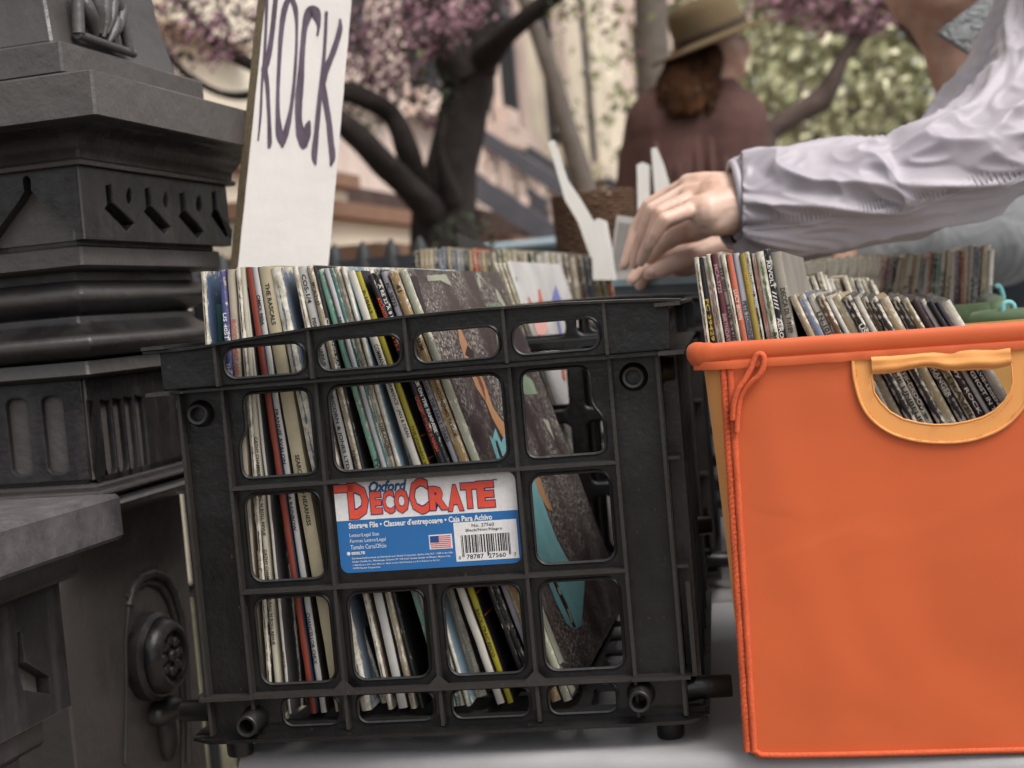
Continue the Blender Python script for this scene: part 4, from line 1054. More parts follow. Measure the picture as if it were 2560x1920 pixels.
part('cap_slab', ring_prof([(z(292), .052), (z(288), .055), (z(178), .055), (z(174), .051)], 'cap_slab'), pl)
part('cornice', ring_prof(arc(z(292.5), .044, z(360), .014, -.007) + [(z(372), .011), (z(392), .010), (z(399), .013), (z(409), .012), (z(414), -.006)], 'cornice'), pl)
part('frieze', ring_prof([(z(414.5), -.006), (z(600), -.006)], 'frieze'), pl)
def on_right(px, py, o=0.0):
    q = hit(px, py, PMx, 1, -o); return (q.x, q.z)
def on_front(px, py, o=0.0):
    q = hit(px, py, PMx, 0, -o); return (q.y, q.z)
zz1 = lambda x, y: (x * .5786, y * .5786)
# notched plate on the right face. plate(): local x,z with front at y=0 facing -y -> matches right face frame
z_t, z_b = z(414), z(600)
def notch(dx, w=1.0, h=1.0):
    pts = [(430, 805), (452, 803), (460, 880), (552, 968), (520, 1000), (428, 905), (438, 888)]
    return pts
holes = []
for i, (ox, oy, sx) in enumerate(((0, 0, 1), (170, 14, .93), (322, 34, .86), (462, 28, .68))):
    holes.append([on_right(*zz1(430 + ox + (x - 430) * sx, y + oy)) for x, y in notch(0)])
for ox, oy in ((0, 0), (160, 18), (303, 36)):
    holes.append([on_right(*zz1(532 + ox + 11 * cos(a) * (1 - .4 * (sin(a) > .2) * sin(a)), 848 + oy + 34 * -sin(a))) for a in [k * pi / 5 for k in range(10)]])
mb = MB(); plate(mb, [(-.0045, z_b), (PSZ + .004, z_b), (PSZ + .004, z_t), (-.0045, z_t)], holes, .0118, T(0, -.006, 0), .0015)
part('frieze_panel', auto(mb.mesh('frieze_panel', m_iron), 40), pl)
# front face frieze: field above, keyhole gable
gab = [on_front(*zz1(x, y)) for x, y in ((345, 1062), (345, 1000), (190, 865), (153, 825), (151, 778), (142, 764), (131, 760))]
u0 = gab[-1][0]; mir = [(2 * u0 - u, zz_) for u, zz_ in gab[:-1]][::-1]
poly = [(-.0040, z_b), (gab[0][0], z_b)] + gab[1:] + mir[:-1] + [(mir[-1][0], z_b), (PSZ + .004, z_b), (PSZ + .004, z_t), (-.0040, z_t)]
Fr = Matrix(((0, 1, 0, 0), (1, 0, 0, 0), (0, 0, 1, 0), (0, 0, 0, 1)))
mb = MB(); plate(mb, poly, [], .0118, Fr @ T(0, -.006, 0), 0)
part('frieze_panel', auto(mb.mesh('frieze_panel', m_iron), 40), pl)
part('necking', ring_prof([(z(600.5), -.008), (z(612), -.008), (z(617), -.004), (z(662), -.004), (z(670), -.008), (z(678), -.022)], 'necking'), pl)
part('torus_moulding', ring_prof(arc(z(678.5), -.025, z(700), -.024, .0, 3) + arc(z(702), -.022, z(778), -.024, .010) + [(z(786), -.030), (z(796), -.028)], 'torus_moulding'), pl)
part('ogee_moulding', ring_prof(arc(z(796.5), -.027, z(842), -.006, -.006) + arc(z(850), -.004, z(893), -.014, .004) + [(z(902), -.026), (z(905), -.018), (z(938), -.016), (z(945), -.020), (z(952), -.032)], 'ogee_moulding'), pl)
part('fluted_shaft', ring_prof([(z(952.5), -.036), (z(1214), -.036)], 'fluted_shaft'), pl)
zz2 = lambda x, y: (x * .6148, 900 + y * .6148)
holes = []
for i in range(5):
    xa = 368 + i * 55 - i * i * 1.5; tpz = on_right(*zz2(xa, 165 - i * 6), -.030)[1]; a, b = on_right(*zz2(xa, 300), -.030)[0], on_right(*zz2(xa + 46 - 3 * i, 300), -.030)[0]; bz = on_right(*zz2(xa + 30, 505 - i * 8), -.030)[1]
    holes.append([(a, tpz), (a, bz + .012), (a + (b - a) * .25, bz + .003), ((a + b) / 2, bz), (a + (b - a) * .75, bz + .003), (b, bz + .012), (b, tpz - .003)])
mb = MB(); plate(mb, [(.0325, z(1214)), (PSZ - .032, z(1214)), (PSZ - .032, z(953)), (.0325, z(953))], holes, .0058, T(0, .030, 0), .0012)
part('flutes', auto(mb.mesh('flutes', m_iron), 40), pl)
holes = []
for i in range(5): holes.append(rr(.052 + i * .034, z(1190), .052 + i * .034 + .02, z(990), .006, 3))
mb = MB(); plate(mb, [(.0325, z(1214)), (PSZ - .032, z(1214)), (PSZ - .032, z(953)), (.0325, z(953))], holes, .0058, Fr @ T(0, .030, 0), .0012)
part('flutes', auto(mb.mesh('flutes', m_iron), 40), pl)
part('base_moulding', ring_prof([(z(1214.5), -.034), (z(1222), -.026)] + arc(z(1224), -.026, z(1250), -.018, .006, 4) + [(z(1254), -.022)] + arc(z(1256), -.022, z(1290), -.016, .008, 5) + [(z(1298), -.028), (z(1306), -.04)], 'base_moulding'), pl)
# body below
B0 = P(141, 1600, 1.17); bq = PMx.inverted() @ B0
bx0, by0, bs = bq.x + .01, bq.y, .228
body = ring_prof([(.02, 0), (z(1306.5), 0)], 'body', sz=bs, x0=bx0, y0=by0); part('body', body, pl)
BP = PMx @ T(0, by0, 0)
def on_body(px, py, o=0.0):
    q = hit(px, py, BP, 1, -o); return (q.x, q.z)
arch = [on_body(*zz2(x, y)) for x, y in ((520, 1000), (535, 930), (570, 885), (620, 868), (665, 885), (700, 940), (730, 1040), (750, 1200), (760, 1400), (762, 1640))]
mb = MB(); mb.tube([(u, by0 - .001, q) for u, q in arch], .0045, 8); mb.tube([(u - .012, by0 - .0005, q - .006) for u, q in arch[1:]], .0028, 8)
low = [on_body(*zz2(x, y)) for x, y in ((505, 1640), (510, 1350), (506, 1150), (520, 1000))]
mb.tube([(u, by0 - .001, q) for u, q in low], .002, 8)
part('niche_arch', auto(mb.mesh('niche_arch', m_iron), 60), pl)
rc = on_body(*zz2(600, 1205)); rz = sqrt(1) * .036
Rm = T(rc[0], by0, rc[1]) @ Matrix.Rotation(pi / 2, 4, 'X')
ro = part('rosette', None if 0 else (lambda mb: (mb.lathe([(.041, 0), (.041, .012), (.037, .0165), (.035, .0165), (.035, .0185), (.031, .026), (.0265, .029), (.0235, .028), (.0225, .0225), (0, .0225)], 40, Rm), auto(mb.mesh('rosette', m_iron), 40))[1])(MB()), pl)
mb = MB()
for k in range(8):
    a = k * pi / 4; mb.ball((.0145 * cos(a), .0145 * sin(a), .0235), (.0058, .0058, .0042), Rm, 0, 10, 6)
mb.ball((0, 0, .0245), (.0062, .0062, .0058), Rm, 0, 12, 8)
part('rosette_petals', auto(mb.mesh('rosette_petals', m_iron), 60), pl)
mb = MB(); c0, c1 = on_body(*zz2(560, 1480)), on_body(*zz2(650, 1400)); mb.ball((rc[0] + .012, by0 - .004, rc[1] - .055), (.026, .018, .013), None, 0, 14, 8); mb.ball((rc[0] + .016, by0 - .002, rc[1] - .075), (.014, .012, .03), None, 0, 12, 8)
part('pendant_boss', auto(mb.mesh('pendant_boss', m_iron), 60), pl)
# upper shaft above the cap: plinth step + leaf carving
part('upper_plinth', ring_prof([(z(173.5), -.004), (z(100), -.004), (z(95), -.008)], 'upper_plinth'), pl)
part('upper_shaft', ring_prof([(z(94.5), -.022), (z(-60), -.032), (z(-400), -.04)], 'upper_shaft'), pl)
mb = MB()
def lp_(x, y): q = on_right(x * .5786, y * .5786, -.02); return (q[0], .016, q[1])
for a, b, r_ in (((345, 20), (395, 160), .008), ((385, -10), (410, 150), .0075), ((430, 0), (425, 165), .007), ((478, 90), (450, 185), .007), ((470, 10), (440, 150), .006), ((510, 40), (470, 180), .006)):
    mb.tube([lp_(a[0] - 10, a[1] - 40), lp_(*a), lp_((a[0] + b[0]) / 2 + 6, (a[1] + b[1]) / 2), lp_(*b)], [r_ * .2, r_, r_, r_ * .4], 10, flat=.8)
mb.tube([lp_(320, -80), lp_(318, 40), lp_(322, 150)], .0055, 8); mb.tube([lp_(455, -80), lp_(500, 30), lp_(540, 220)], .005, 8)
mb.tube([lp_(315, 150), lp_(400, 180), lp_(470, 205), lp_(560, 235)], .004, 8)
part('leaf_carving', auto(mb.mesh('leaf_carving', m_iron), 70), pl)
# ---- low wall coping at the lower left
Q0 = P(303, 1232, 1.06)
WMx = Matrix(((SD.x, -SN.x, 0, Q0.x), (SD.y, -SN.y, 0, Q0.y), (0, 0, 1, 0), (0, 0, 0, 1)))
wl = root('stone_balustrade', 'low dark stone stoop wall with purplish worn coping in the lower left corner', 'wall', WMx)
t = NT('worn_purple_stone'); c = t.ramp(t.noise(30, 6, .75), .35, .68, lin('#353133', .8), lin('#5d5659', .8)); c = t.mix(t.ramp(t.noise(110, 5, .8), .62, .75), c, lin('#9a8a7c', .6))
t.col(c); t.b.inputs['Roughness'].default_value = .85; t.bump(t.noise(60, 6, .7), .002, .7); m_cope = t.m
mb = MB(); zc = Q0.z
mb.cbox((-.62, 0, zc - .034), (.0, .30, zc), .003); part('coping', auto(mb.mesh('coping', m_cope), 40), wl)
mb = MB(); mb.cbox((-.62, .022, zc - .056), (-.028, .28, zc - .0345), .004); part('moulding', mb.mesh('moulding', m_iron), wl)
hz = zc - .1
mb = MB()
hs = []
for i in range(4):
    x = -.10 - i * .075; hs.append([(x, hz - .008), (x + .004, hz + .018), (x + .008, hz + .018), (x + .009, hz - .004), (x + .036, hz - .022), (x + .036, hz - .034), (x + .004, hz - .022)])
plate(mb, [(-.62, zc - .150), (-.04, zc - .150), (-.04, zc - .057), (-.62, zc - .057)], hs, .012, T(0, .034, 0), .0012)
mb.box((-.62, .0462, zc - .150), (-.042, .27, zc - .0575)); part('frieze_panel', auto(mb.mesh('frieze_panel', m_iron), 40), wl)
mb = MB(); mb.cbox((-.62, .044, zc - .172), (-.06, .26, zc - .1505), .004); mb.cbox((-.62, .056, zc - .188), (-.075, .25, zc - .1725), .004); part('moulding', mb.mesh('moulding', m_iron), wl)
mb = MB(); mb.cbox((-.62, .066, .02), (-.09, .24, zc - .1885), .003); part('panel', mb.mesh('panel', m_iron), wl)
# ------------------------------------------------------------------ people: the record browser in front
def skin_mat(name, a, b):
    t = NT(name); n = t.noise(28, 4, .6); t.col(t.ramp(n, .3, .7, lin(a, .75), lin(b, .75))); t.b.inputs['Roughness'].default_value = .48
    t.b.inputs['Subsurface Weight'].default_value = .12; t.b.inputs['Subsurface Radius'].default_value = (.01, .004, .002); t.b.inputs['Subsurface Scale'].default_value = .4
    t.bump(t.noise(260, 4, .6), .0003, .4, t.bump(t.noise(40, 3, .5), .0012, .4)); return t.m
m_skin = skin_mat('skin_fair', '#cfa38d', '#e6c6b4'); m_skin2 = skin_mat('skin_warm', '#a87c68', '#cba38f')
def cloth2(name, hexc, k=.8, rough=.4, sheen=.1, s=500):
    t = NT(name); c = lin(hexc, k); n = t.noise(9, 4, .6); t.col(t.ramp(n, .3, .7, tuple(x * .9 for x in c[:3]) + (1,), tuple(min(1, x * 1.06) for x in c[:3]) + (1,)))
    t.b.inputs['Roughness'].default_value = rough; t.b.inputs['Sheen Weight'].default_value = sheen; t.b.inputs['Specular IOR Level'].default_value = .4
    t.bump(t.noise(s, 3, .6), .0003, .5); return t.m
m_jack = cloth2('lavender_grey_nylon', '#aba4ab', .8, .48)
def sleeve_tube(name, path, mat, amp, seed, nt_=120, freq=1.0, skew=1.1):
    """path: (point, radius) list -> wrinkled garment tube"""
    raw = smoothpath([(*p, r_) for p, r_ in path], 28); pts = [V(p[:3]) for p in raw]; rad = [p[3] for p in raw]
    N = len(pts); vs = []; last = None; s = 0; up = V((0, 0, 1))
    for i, p in enumerate(pts):
        if i: s += (p - pts[i - 1]).length
        tg = (pts[min(i + 1, N - 1)] - pts[max(i - 1, 0)]).normalized()
        a = (up - tg * up.dot(tg)).normalized(); b = tg.cross(a)
        for k in range(nt_):
            th = 2 * pi * k / nt_
            u = s * 15 * freq + skew * sin(th + .6)
            q = V((u, cos(th) * 1.1 + seed, sin(th) * 1.1))
            n1 = noise.noise(q); n2 = noise.noise(V((u * 2.6 + 5, cos(th) * 2.6 + seed, sin(th) * 2.6 + u * .3)))
            rg = max(0, 1 - abs(n1) * 2.6) ** 1.5 * 1.35 - .2
            d = amp * (rg * .9 + .30 * max(-.2, 1 - abs(n2) * 3.2) + .5 * noise.noise(V((u * .4, cos(th) * .8 + 9, sin(th) * .8))))
            e = min(1, i / 10)
            vs.append(p + (a * cos(th) + b * sin(th)) * (rad[i] + d * e))
    mb = MB(); mb.add(vs, [(i * nt_ + k, i * nt_ + (k + 1) % nt_, (i + 1) * nt_ + (k + 1) % nt_, (i + 1) * nt_ + k) for i in range(N - 1) for k in range(nt_)])
    me = mb.mesh(name, mat, True); me.flip_normals() if 0 else None
    return me, pts, rad
YA = 1.50; k15 = YA / FPX
pr = root('person', 'person in lavender grey jacket reaching in from the right to flip through records', 'person', (1.0, 1.65, 0))
arm = [((1838, 512), 1.50, 96), ((1862, 512), 1.50, 116), ((1960, 508), 1.49, 127), ((2100, 488), 1.48, 124), ((2230, 472), 1.47, 122), ((2330, 440), 1.46, 128), ((2440, 398), 1.46, 132), ((2555, 310), 1.48, 140), ((2655, 170), 1.52, 150), ((2730, -40), 1.56, 165), ((2780, -240), 1.6, 175)]
me, ap, ar = sleeve_tube('jacket_sleeve', [(P(px, py, Y), r_ * Y / FPX) for (px, py), Y, r_ in arm], m_jack, .0082, 3.3, freq=.8, skew=1.4, nt_=160)
sv = [v.co.copy() for v in me.vertices]; NT_ = 160
sk = int(NT_ * 122 / 360); nst = len(sv) // NT_
mb = MB(); mb.tube([sv[i * NT_ + sk] for i in range(6, nst - 20)], .0009, 6)
for i in range(10, nst - 40, 2):
    for s_ in (0, 1):
        q0 = sv[i * NT_ + sk + s_ - 2 - s_ * 3]; mb.tube([q0, sv[i * NT_ + sk - 6 - s_ * 3]], [.0008, .0003], 4)
seam_me = mb.mesh('seam', m_jack, True)
part('jacket_sleeve', me, pr, True)
part('seam', seam_me, pr, True)
# cuff
c0 = P(1834, 512, 1.50); c1 = P(1846, 512, 1.50)
ccx = P(1838, 500, 1.497); ax = (P(1880, 500, 1.497) - P(1838, 500, 1.497)).normalized(); bz_ = (CU - ax * CU.dot(ax)).normalized(); by_ = ax.cross(bz_)
mb = MB(); mb.tube([ccx + bz_ * .0385 * cos(a) + by_ * .034 * sin(a) - ax * .004 * cos(a) for a in [2 * pi * k / 40 for k in range(40)]], .0042, 10, closed=True)
me = mb.mesh('cuff', m_jack, True); part('cuff', me, pr, True)
# seam and stitching along the sleeve underside
sm_ = [(1990, 575), (2100, 562), (2200, 540), (2300, 505), (2400, 468), (2480, 425), (2560, 370), (2640, 300)]
mb = MB(); mb.tube([P(x, y, 1.405) + V((0, -.004, 0)) for x, y in sm_], .0010, 6)
# second (far) arm
arm2 = [((1846, 604), 1.62, 56), ((1880, 596), 1.62, 66), ((2000, 560), 1.63, 80), ((2200, 490), 1.66, 92), ((2370, 380), 1.70, 100), ((2480, 250), 1.74, 104), ((2580, 90), 1.76, 110), ((2680, -120), 1.76, 130)]
me, _, _ = sleeve_tube('jacket_sleeve', [(P(px, py, Y), r_ * Y / FPX) for (px, py), Y, r_ in arm2], m_jack, .006, 8.1, 90)
part('jacket_sleeve', me, pr, True)
# body of the jacket (mostly outside the frame)
me = blob('jacket_body', [[((1.22, 1.62, 1.66), .15), ((1.26, 1.66, 1.35), .16), ((1.30, 1.72, 1.0), .16)], [((.74, 1.72, 1.62), .08), ((1.2, 1.66, 1.68), .1)], [((.66, 1.6, 1.66), .08), ((1.18, 1.6, 1.70), .1)]], .012, m_jack, 8)
part('jacket_body', me, pr, True)
me = blob('trousers', [[((1.28, 1.78, .98), .14), ((1.34, 1.8, .5), .09), ((1.36, 1.84, .08), .06)], [((1.32, 1.66, .98), .13), ((1.36, 1.62, .5), .09), ((1.42, 1.6, .08), .06)]], .016, simple('dark_denim', '#2e3238', .9, .8, .2, 60), 6)
part('trousers', me, pr, True)
def H(px, py, Y): return tuple(P(px, py, Y))
mm = lambda v: v / 1000
# near hand: forearm, back of the hand, four fingers, thumb
W1 = H(1880, 512, 1.50)
chains = [
    [(H(1900, 512, 1.50), mm(29)), (H(1830, 505, 1.50), mm(28)), (H(1800, 500, 1.50), mm(28))],
    [(H(1815, 478, 1.515), mm(21)), (H(1760, 468, 1.53), mm(17)), (H(1722, 462, 1.545), mm(12.5))],
    [(H(1815, 500, 1.50), mm(25)), (H(1765, 500, 1.505), mm(20)), (H(1728, 490, 1.515), mm(13.5))],
    [(H(1815, 522, 1.485), mm(25)), (H(1770, 530, 1.475), mm(20)), (H(1738, 520, 1.48), mm(13))],
    [(H(1820, 540, 1.48), mm(20)), (H(1790, 556, 1.475), mm(15)), (H(1760, 560, 1.48), mm(11))],
    # index (far side), middle, ring, little
    [(H(1722, 460, 1.545), mm(9.89)), (H(1672, 484, 1.56), mm(8.26)), (H(1622, 512, 1.565), mm(7.91)), (H(1586, 578, 1.575), mm(7.22)), (H(1566, 650, 1.575), mm(6.36)), (H(1560, 664, 1.575), mm(5.33))],
    [(H(1728, 474, 1.53), mm(10.32)), (H(1684, 495, 1.53), mm(8.60)), (H(1632, 524, 1.53), mm(8.26)), (H(1606, 587, 1.54), mm(7.57)), (H(1592, 640, 1.55), mm(6.71)), (H(1586, 662, 1.555), mm(5.59))],
    [(H(1735, 496, 1.505), mm(10.32)), (H(1700, 508, 1.495), mm(8.77)), (H(1650, 532, 1.49), mm(8.43)), (H(1632, 586, 1.495), mm(7.57)), (H(1608, 640, 1.51), mm(6.54)), (H(1602, 655, 1.515), mm(5.50))],
    [(H(1742, 522, 1.48), mm(9.89)), (H(1708, 532, 1.465), mm(8.26)), (H(1662, 548, 1.455), mm(7.91)), (H(1640, 585, 1.46), mm(6.88)), (H(1627, 608, 1.465), mm(5.85)), (H(1624, 616, 1.466), mm(4.99))],
    # thumb, behind and below
    [(H(1790, 545, 1.53), mm(17)), (H(1740, 575, 1.56), mm(13.5)), (H(1690, 590, 1.57), mm(11)), (H(1655, 612, 1.575), mm(9.5)), (H(1625, 645, 1.58), mm(7.5))],
]
me = blob('hand', chains, .0022, m_skin, 2); part('hand', me, pr, True)
# far hand: thumb toward the camera
chains = [
    [(H(1880, 606, 1.62), mm(27)), (H(1830, 612, 1.62), mm(25)), (H(1790, 622, 1.62), mm(22)), (H(1750, 630, 1.625), mm(17))],
    [(H(1800, 622, 1.60), mm(17)), (H(1740, 640, 1.585), mm(13)), (H(1690, 656, 1.575), mm(10.8)), (H(1650, 674, 1.57), mm(9.6)), (H(1624, 684, 1.57), mm(7.6))],
    [(H(1770, 612, 1.64), mm(15)), (H(1700, 622, 1.66), mm(10)), (H(1650, 636, 1.67), mm(9)), (H(1600, 672, 1.67), mm(8)), (H(1580, 700, 1.67), mm(7))],
    [(H(1770, 622, 1.66), mm(15)), (H(1700, 640, 1.68), mm(10)), (H(1650, 655, 1.69), mm(9)), (H(1612, 690, 1.69), mm(8)), (H(1600, 712, 1.69), mm(7))],
    [(H(1780, 632, 1.67), mm(14)), (H(1720, 655, 1.70), mm(9.5)), (H(1680, 668, 1.71), mm(8.5)), (H(1640, 705, 1.71), mm(7.5))],
    [(H(1780, 642, 1.66), mm(12)), (H(1735, 668, 1.70), mm(8.6)), (H(1700, 682, 1.71), mm(7.8)), (H(1668, 712, 1.71), mm(6.8))],
]
me = blob('hand', chains, .0026, m_skin, 3); part('hand', me, pr, True)
# nails
mb = MB()
for (px, py, Y, rx) in ((1627, 680, 1.5625, .0052),):
    mb.ball(tuple(P(px, py, Y)), (rx, .002, rx * .8), None, 0, 10, 6)
part('fingernails', mb.mesh('fingernails', simple('nail', '#e0bcae', .3, .8, .05), True), pr, True)
# ------------------------------------------------------------------ bending man in grey denim behind
p2 = root('person', 'man in grey denim shirt bending over the far records, only jaw and sleeve in view', 'person', (1.05, 2.6, 0))
YB = 2.3; m_den = cloth2('grey_denim_shirt', '#828485', .8, .8, .2, 900)
for n_ in m_den.node_tree.nodes:
    if n_.type == 'BUMP': nb_ = n_
wv_ = m_den.node_tree.nodes.new('ShaderNodeTexNoise'); wv_.inputs['Scale'].default_value = 9; wv_.inputs['Detail'].default_value = 2; wv_.inputs['Distortion'].default_value = 1.2
b2_ = m_den.node_tree.nodes.new('ShaderNodeBump'); b2_.inputs['Distance'].default_value = .02
m_den.node_tree.links.new(wv_.outputs['Fac'], b2_.inputs['Height']); m_den.node_tree.links.new(b2_.outputs['Normal'], nb_.inputs['Normal'])
hd = blob('head', [[(H(2430, -70, YB), .085), (H(2370, -20, YB), .078), (H(2350, 10, YB), .06)], [(H(2300, -40, YB), .06), (H(2272, 10, YB), .033), (H(2262, 28, YB), .022)],
    [(H(2330, 0, YB), .055), (H(2345, 60, YB + .02), .043), (H(2390, 130, YB + .04), .05), (H(2440, 190, YB + .06), .06)], [(H(2340, 70, YB), .03), (H(2365, 150, YB + .02), .034), (H(2400, 230, YB + .04), .04)]], .008, m_skin2, 5, balls=[(H(2350, -60, YB), (.08, .08, .09))])
part('head', hd, p2, True)
me = blob('hair', [[(H(2330, -170, YB), .085), (H(2430, -150, YB), .09), (H(2470, -60, YB), .06)]], .012, simple('dark_hair', '#2a1f18', .8, .8, .3, 90), 3); part('hair', me, p2, True)
sh = blob('shirt', [[(H(2560, 60, 2.5), .16), (H(2700, 300, 2.5), .2), (H(2760, 700, 2.55), .19), (H(2760, 1000, 2.55), .17)], [(H(2480, 60, 2.42), .05), (H(2440, 110, 2.38), .045), (H(2450, 200, 2.40), .06), (H(2500, 300, 2.42), .09)],
    [(H(2640, 250, 2.35), .1), (H(2600, 480, 2.25), .085), (H(2500, 620, 2.15), .062), (H(2350, 620, 2.15), .05), (H(2200, 640, 2.18), .042)]], .011, m_den, 5)
part('shirt', sh, p2, True)
# collar leaf
mb = MB(); Yc = 2.14
cl = [P(2345, 78, Yc), P(2450, 0, Yc + .02), P(2540, -60, Yc + .05), P(2590, 20, Yc + .04), P(2480, 190, Yc + .03), P(2425, 130, Yc)]
ctr = sum(cl, V()) / len(cl); mb.add([ctr + V((0, -.02, .0))] + cl + [c_ + V((.0, .012, -.002)) for c_ in cl], [(0, i + 1, (i + 1) % 6 + 1) for i in range(6)] + [(i + 1, i + 7, (i + 1) % 6 + 7, (i + 1) % 6 + 1) for i in range(6)])
part('collar', auto(mb.mesh('collar', m_den), 60), p2, True)
me = blob('trousers', [[((1.12, 2.75, .95), .16), ((1.05, 2.75, .5), .1), ((1.05, 2.8, .1), .07)], [((1.2, 2.75, .95), .15), ((1.28, 2.75, .5), .1), ((1.28, 2.8, .1), .07)], [(H(2540, 700, 2.5), .12), (H(2540, 1000, 2.5), .13)]], .016, simple('blue_grey_jeans', '#3c4047', .9, .8, .25, 40), 5); part('trousers', me, p2, True)
me = blob('hand', [[(H(2200, 640, 2.18), .034), (H(2150, 650, 2.2), .03), (H(2110, 662, 2.2), .022)], [(H(2110, 655, 2.2), .014), (H(2070, 680, 2.2), .009)], [(H(2115, 668, 2.19), .014), (H(2080, 695, 2.19), .009)], [(H(2120, 678, 2.18), .013), (H(2090, 705, 2.18), .008)]], .005, m_skin2, 4); part('hand', me, p2, True)
# ------------------------------------------------------------------ woman with the hat, far back
YW = 4.3; p3 = root('person', 'person with long brown hair in a tan hat and maroon jumper, seen from behind', 'person', (.4, 4.3, 0))
kw = YW / FPX
hw = lambda px, py, dY=0: tuple(P(px, py, YW + dY))
m_jum = simple('maroon_jumper', '#573b35', .85, .8, .2, 14, .004, 30); m_hair = simple('brown_hair', '#432917', .8, .85, .75, 22, .006, 60, .1)
me = blob('jumper', [[(hw(1650, 335), .10), (hw(1750, 320), .115), (hw(1840, 300), .09)], [(hw(1800, 205), .055), (hw(1785, 270), .08), (hw(1770, 330), .11)], [(hw(1830, 262), .05), (hw(1862, 300), .075)], [(hw(1680, 330), .15), (hw(1690, 480), .16), (hw(1700, 660), .165), (hw(1700, 760), .17)], [(hw(1800, 330), .15), (hw(1800, 480), .15), (hw(1780, 700), .165)],
    [(hw(1648, 310), .085), (hw(1606, 400), .078), (hw(1588, 520), .068), (hw(1590, 640), .06)], [(hw(1846, 292), .085), (hw(1862, 390), .078), (hw(1868, 500), .07), (hw(1835, 620), .06)]], .018, m_jum, 5)
part('jumper', me, p3, True)
mb = MB()
for i, (x, y0, y1) in enumerate(((1690, 320, 560), (1740, 300, 580), (1775, 300, 600), (1640, 340, 520), (1810, 330, 560))):
    mb.tube([hw(x, y0, -.12), hw(x + 6, (y0 + y1) / 2, -.147), hw(x - 4, y1, -.13)], [.006, .014, .006], 8)
part('jumper_folds', mb.mesh('jumper_folds', m_jum, True), p3, True)
me = blob('head', [[(hw(1780, 105), .084), (hw(1795, 130), .078)], [(hw(1800, 150), .065), (hw(1790, 230), .055)], [(hw(1825, 150), .05), (hw(1840, 174), .034)], [(hw(1850, 118), .034), (hw(1866, 138), .012)]], .01, m_skin2, 4); part('head', me, p3, True)
me = blob('hair', [[(hw(1745, 140, -.02), .068), (hw(1718, 165, -.06), .062), (hw(1705, 210, -.12), .05), (hw(1688, 275, -.15), .028)], [(hw(1768, 140, -.03), .06), (hw(1745, 195, -.09), .05), (hw(1738, 270, -.15), .025)], [(hw(1702, 168, -.05), .045), (hw(1672, 210, -.08), .04), (hw(1652, 262, -.10), .018)], [(hw(1770, 150, -.07), .05), (hw(1768, 210, -.11), .035), (hw(1772, 250, -.13), .018)], [(hw(1720, 180, -.13), .03), (hw(1715, 240, -.16), .03), (hw(1722, 285, -.17), .012)]], .009, m_hair, 2); part('hair', me, p3, True)
hb = [V(v.co) for v in me.vertices]; rh = random.Random(5); mb = MB()
for k in range(110):
    x0 = rh.uniform(1672, 1795); y0 = rh.uniform(140, 185); ln = rh.uniform(70, 115); ph = rh.uniform(0, 6); dx = (x0 - 1740) * .25 - 12
    mb.tube([hw(x0 + dx * t_ + 4 * sin(ph + t_ * 9), y0 + ln * t_, -.115 - .055 * t_ - rh.uniform(0, .02) + abs(x0 - 1735) * .0009) for t_ in [q / 7 for q in range(8)]], [.004, .009, .010, .009, .009, .007, .005, .002], 5, mat=rh.choice((0, 0, 1)))
part('hair_strands', mb.mesh('hair_strands', [m_hair, simple('golden_brown_hair', '#4e3824', .7, .8, .3, 30)], True), p3, True)
Hc = V(hw(1783, 100, -.03)); HR = T(*Hc) @ S(1.12, 1.12, 1.0) @ R(0, 'Z') @ Matrix.Rotation(radians(-19), 4, 'Y') @ Matrix.Rotation(radians(8), 4, 'X')
mb = MB(); mb.lathe([(.178, -.006), (.18, 0), (.15, .004), (.12, .006), (.102, .014), (.1, .03), (.094, .09), (.085, .115), (.06, .128), (.02, .122), (0, .118)], 40, HR, 0); mb.lathe([(.102, .012), (.1045, .016), (.1035, .034), (.1, .036)], 40, HR, 1)
me = mb.mesh('hat', [simple('tan_felt', '#6c5b42', .95, .7, .12, 20), simple('hat_band', '#3e3020', .8)], True); part('hat', me, p3, True)
me = blob('trousers', [[(hw(1700, 760), .16), ((hw(1680, 0)[0], 4.3, .5), .1), ((hw(1680, 0)[0], 4.3, .1), .07)], [(hw(1790, 760), .15), ((hw(1800, 0)[0], 4.3, .5), .1), ((hw(1800, 0)[0], 4.3, .1), .07)]], .02, simple('dark_denim', '#2e3238'), 5); part('trousers', me, p3, True)
# ------------------------------------------------------------------ dividers, basket, odds behind
m_paper = simple('divider_card_white', '#ddd9d2', .6, .85, .06, 20); 
def card(pts, Y, name, label, th=.004, mat=None, group='genre divider cards sticking up between records', lines=0, cat='divider card'):
    w = [P(px, py, Y) for px, py in pts]; base = w[-1]
    r = root(name, label, cat, (base.x, base.y, base.z), group)
    mb = MB(); n = len(w)
    mb.add(w + [p + V((.25 * th, th, 0)) for p in w], [tuple(range(n)), tuple(range(2 * n - 1, n - 1, -1))] + [(i, i + n, (i + 1) % n + n, (i + 1) % n) for i in range(n)])
    part('card', mb.mesh('card', mat or m_paper), r, True)
    if lines:
        mb = MB(); a, b, c_, d_ = [P(px, py, Y - .001) for px, py in pts[:4]]
        for k in range(lines):
            u = .14 + .72 * k / (lines - 1); p, q = a.lerp(b, u), d_.lerp(c_, u); p, q = p.lerp(q, .1), p.lerp(q, .85)
            mb.tube([p, q], .0007, 4)
        part('ruled_lines', mb.mesh('ruled_lines', ink('#8a8580')), r, True)
card([(1370, 355), (1385, 350), (1418, 450), (1452, 500), (1490, 565), (1508, 650), (1478, 650), (1445, 555), (1412, 500), (1392, 430)], 1.98, 'divider_card', 'tall narrow white card tilting far to the left, left of the hands')
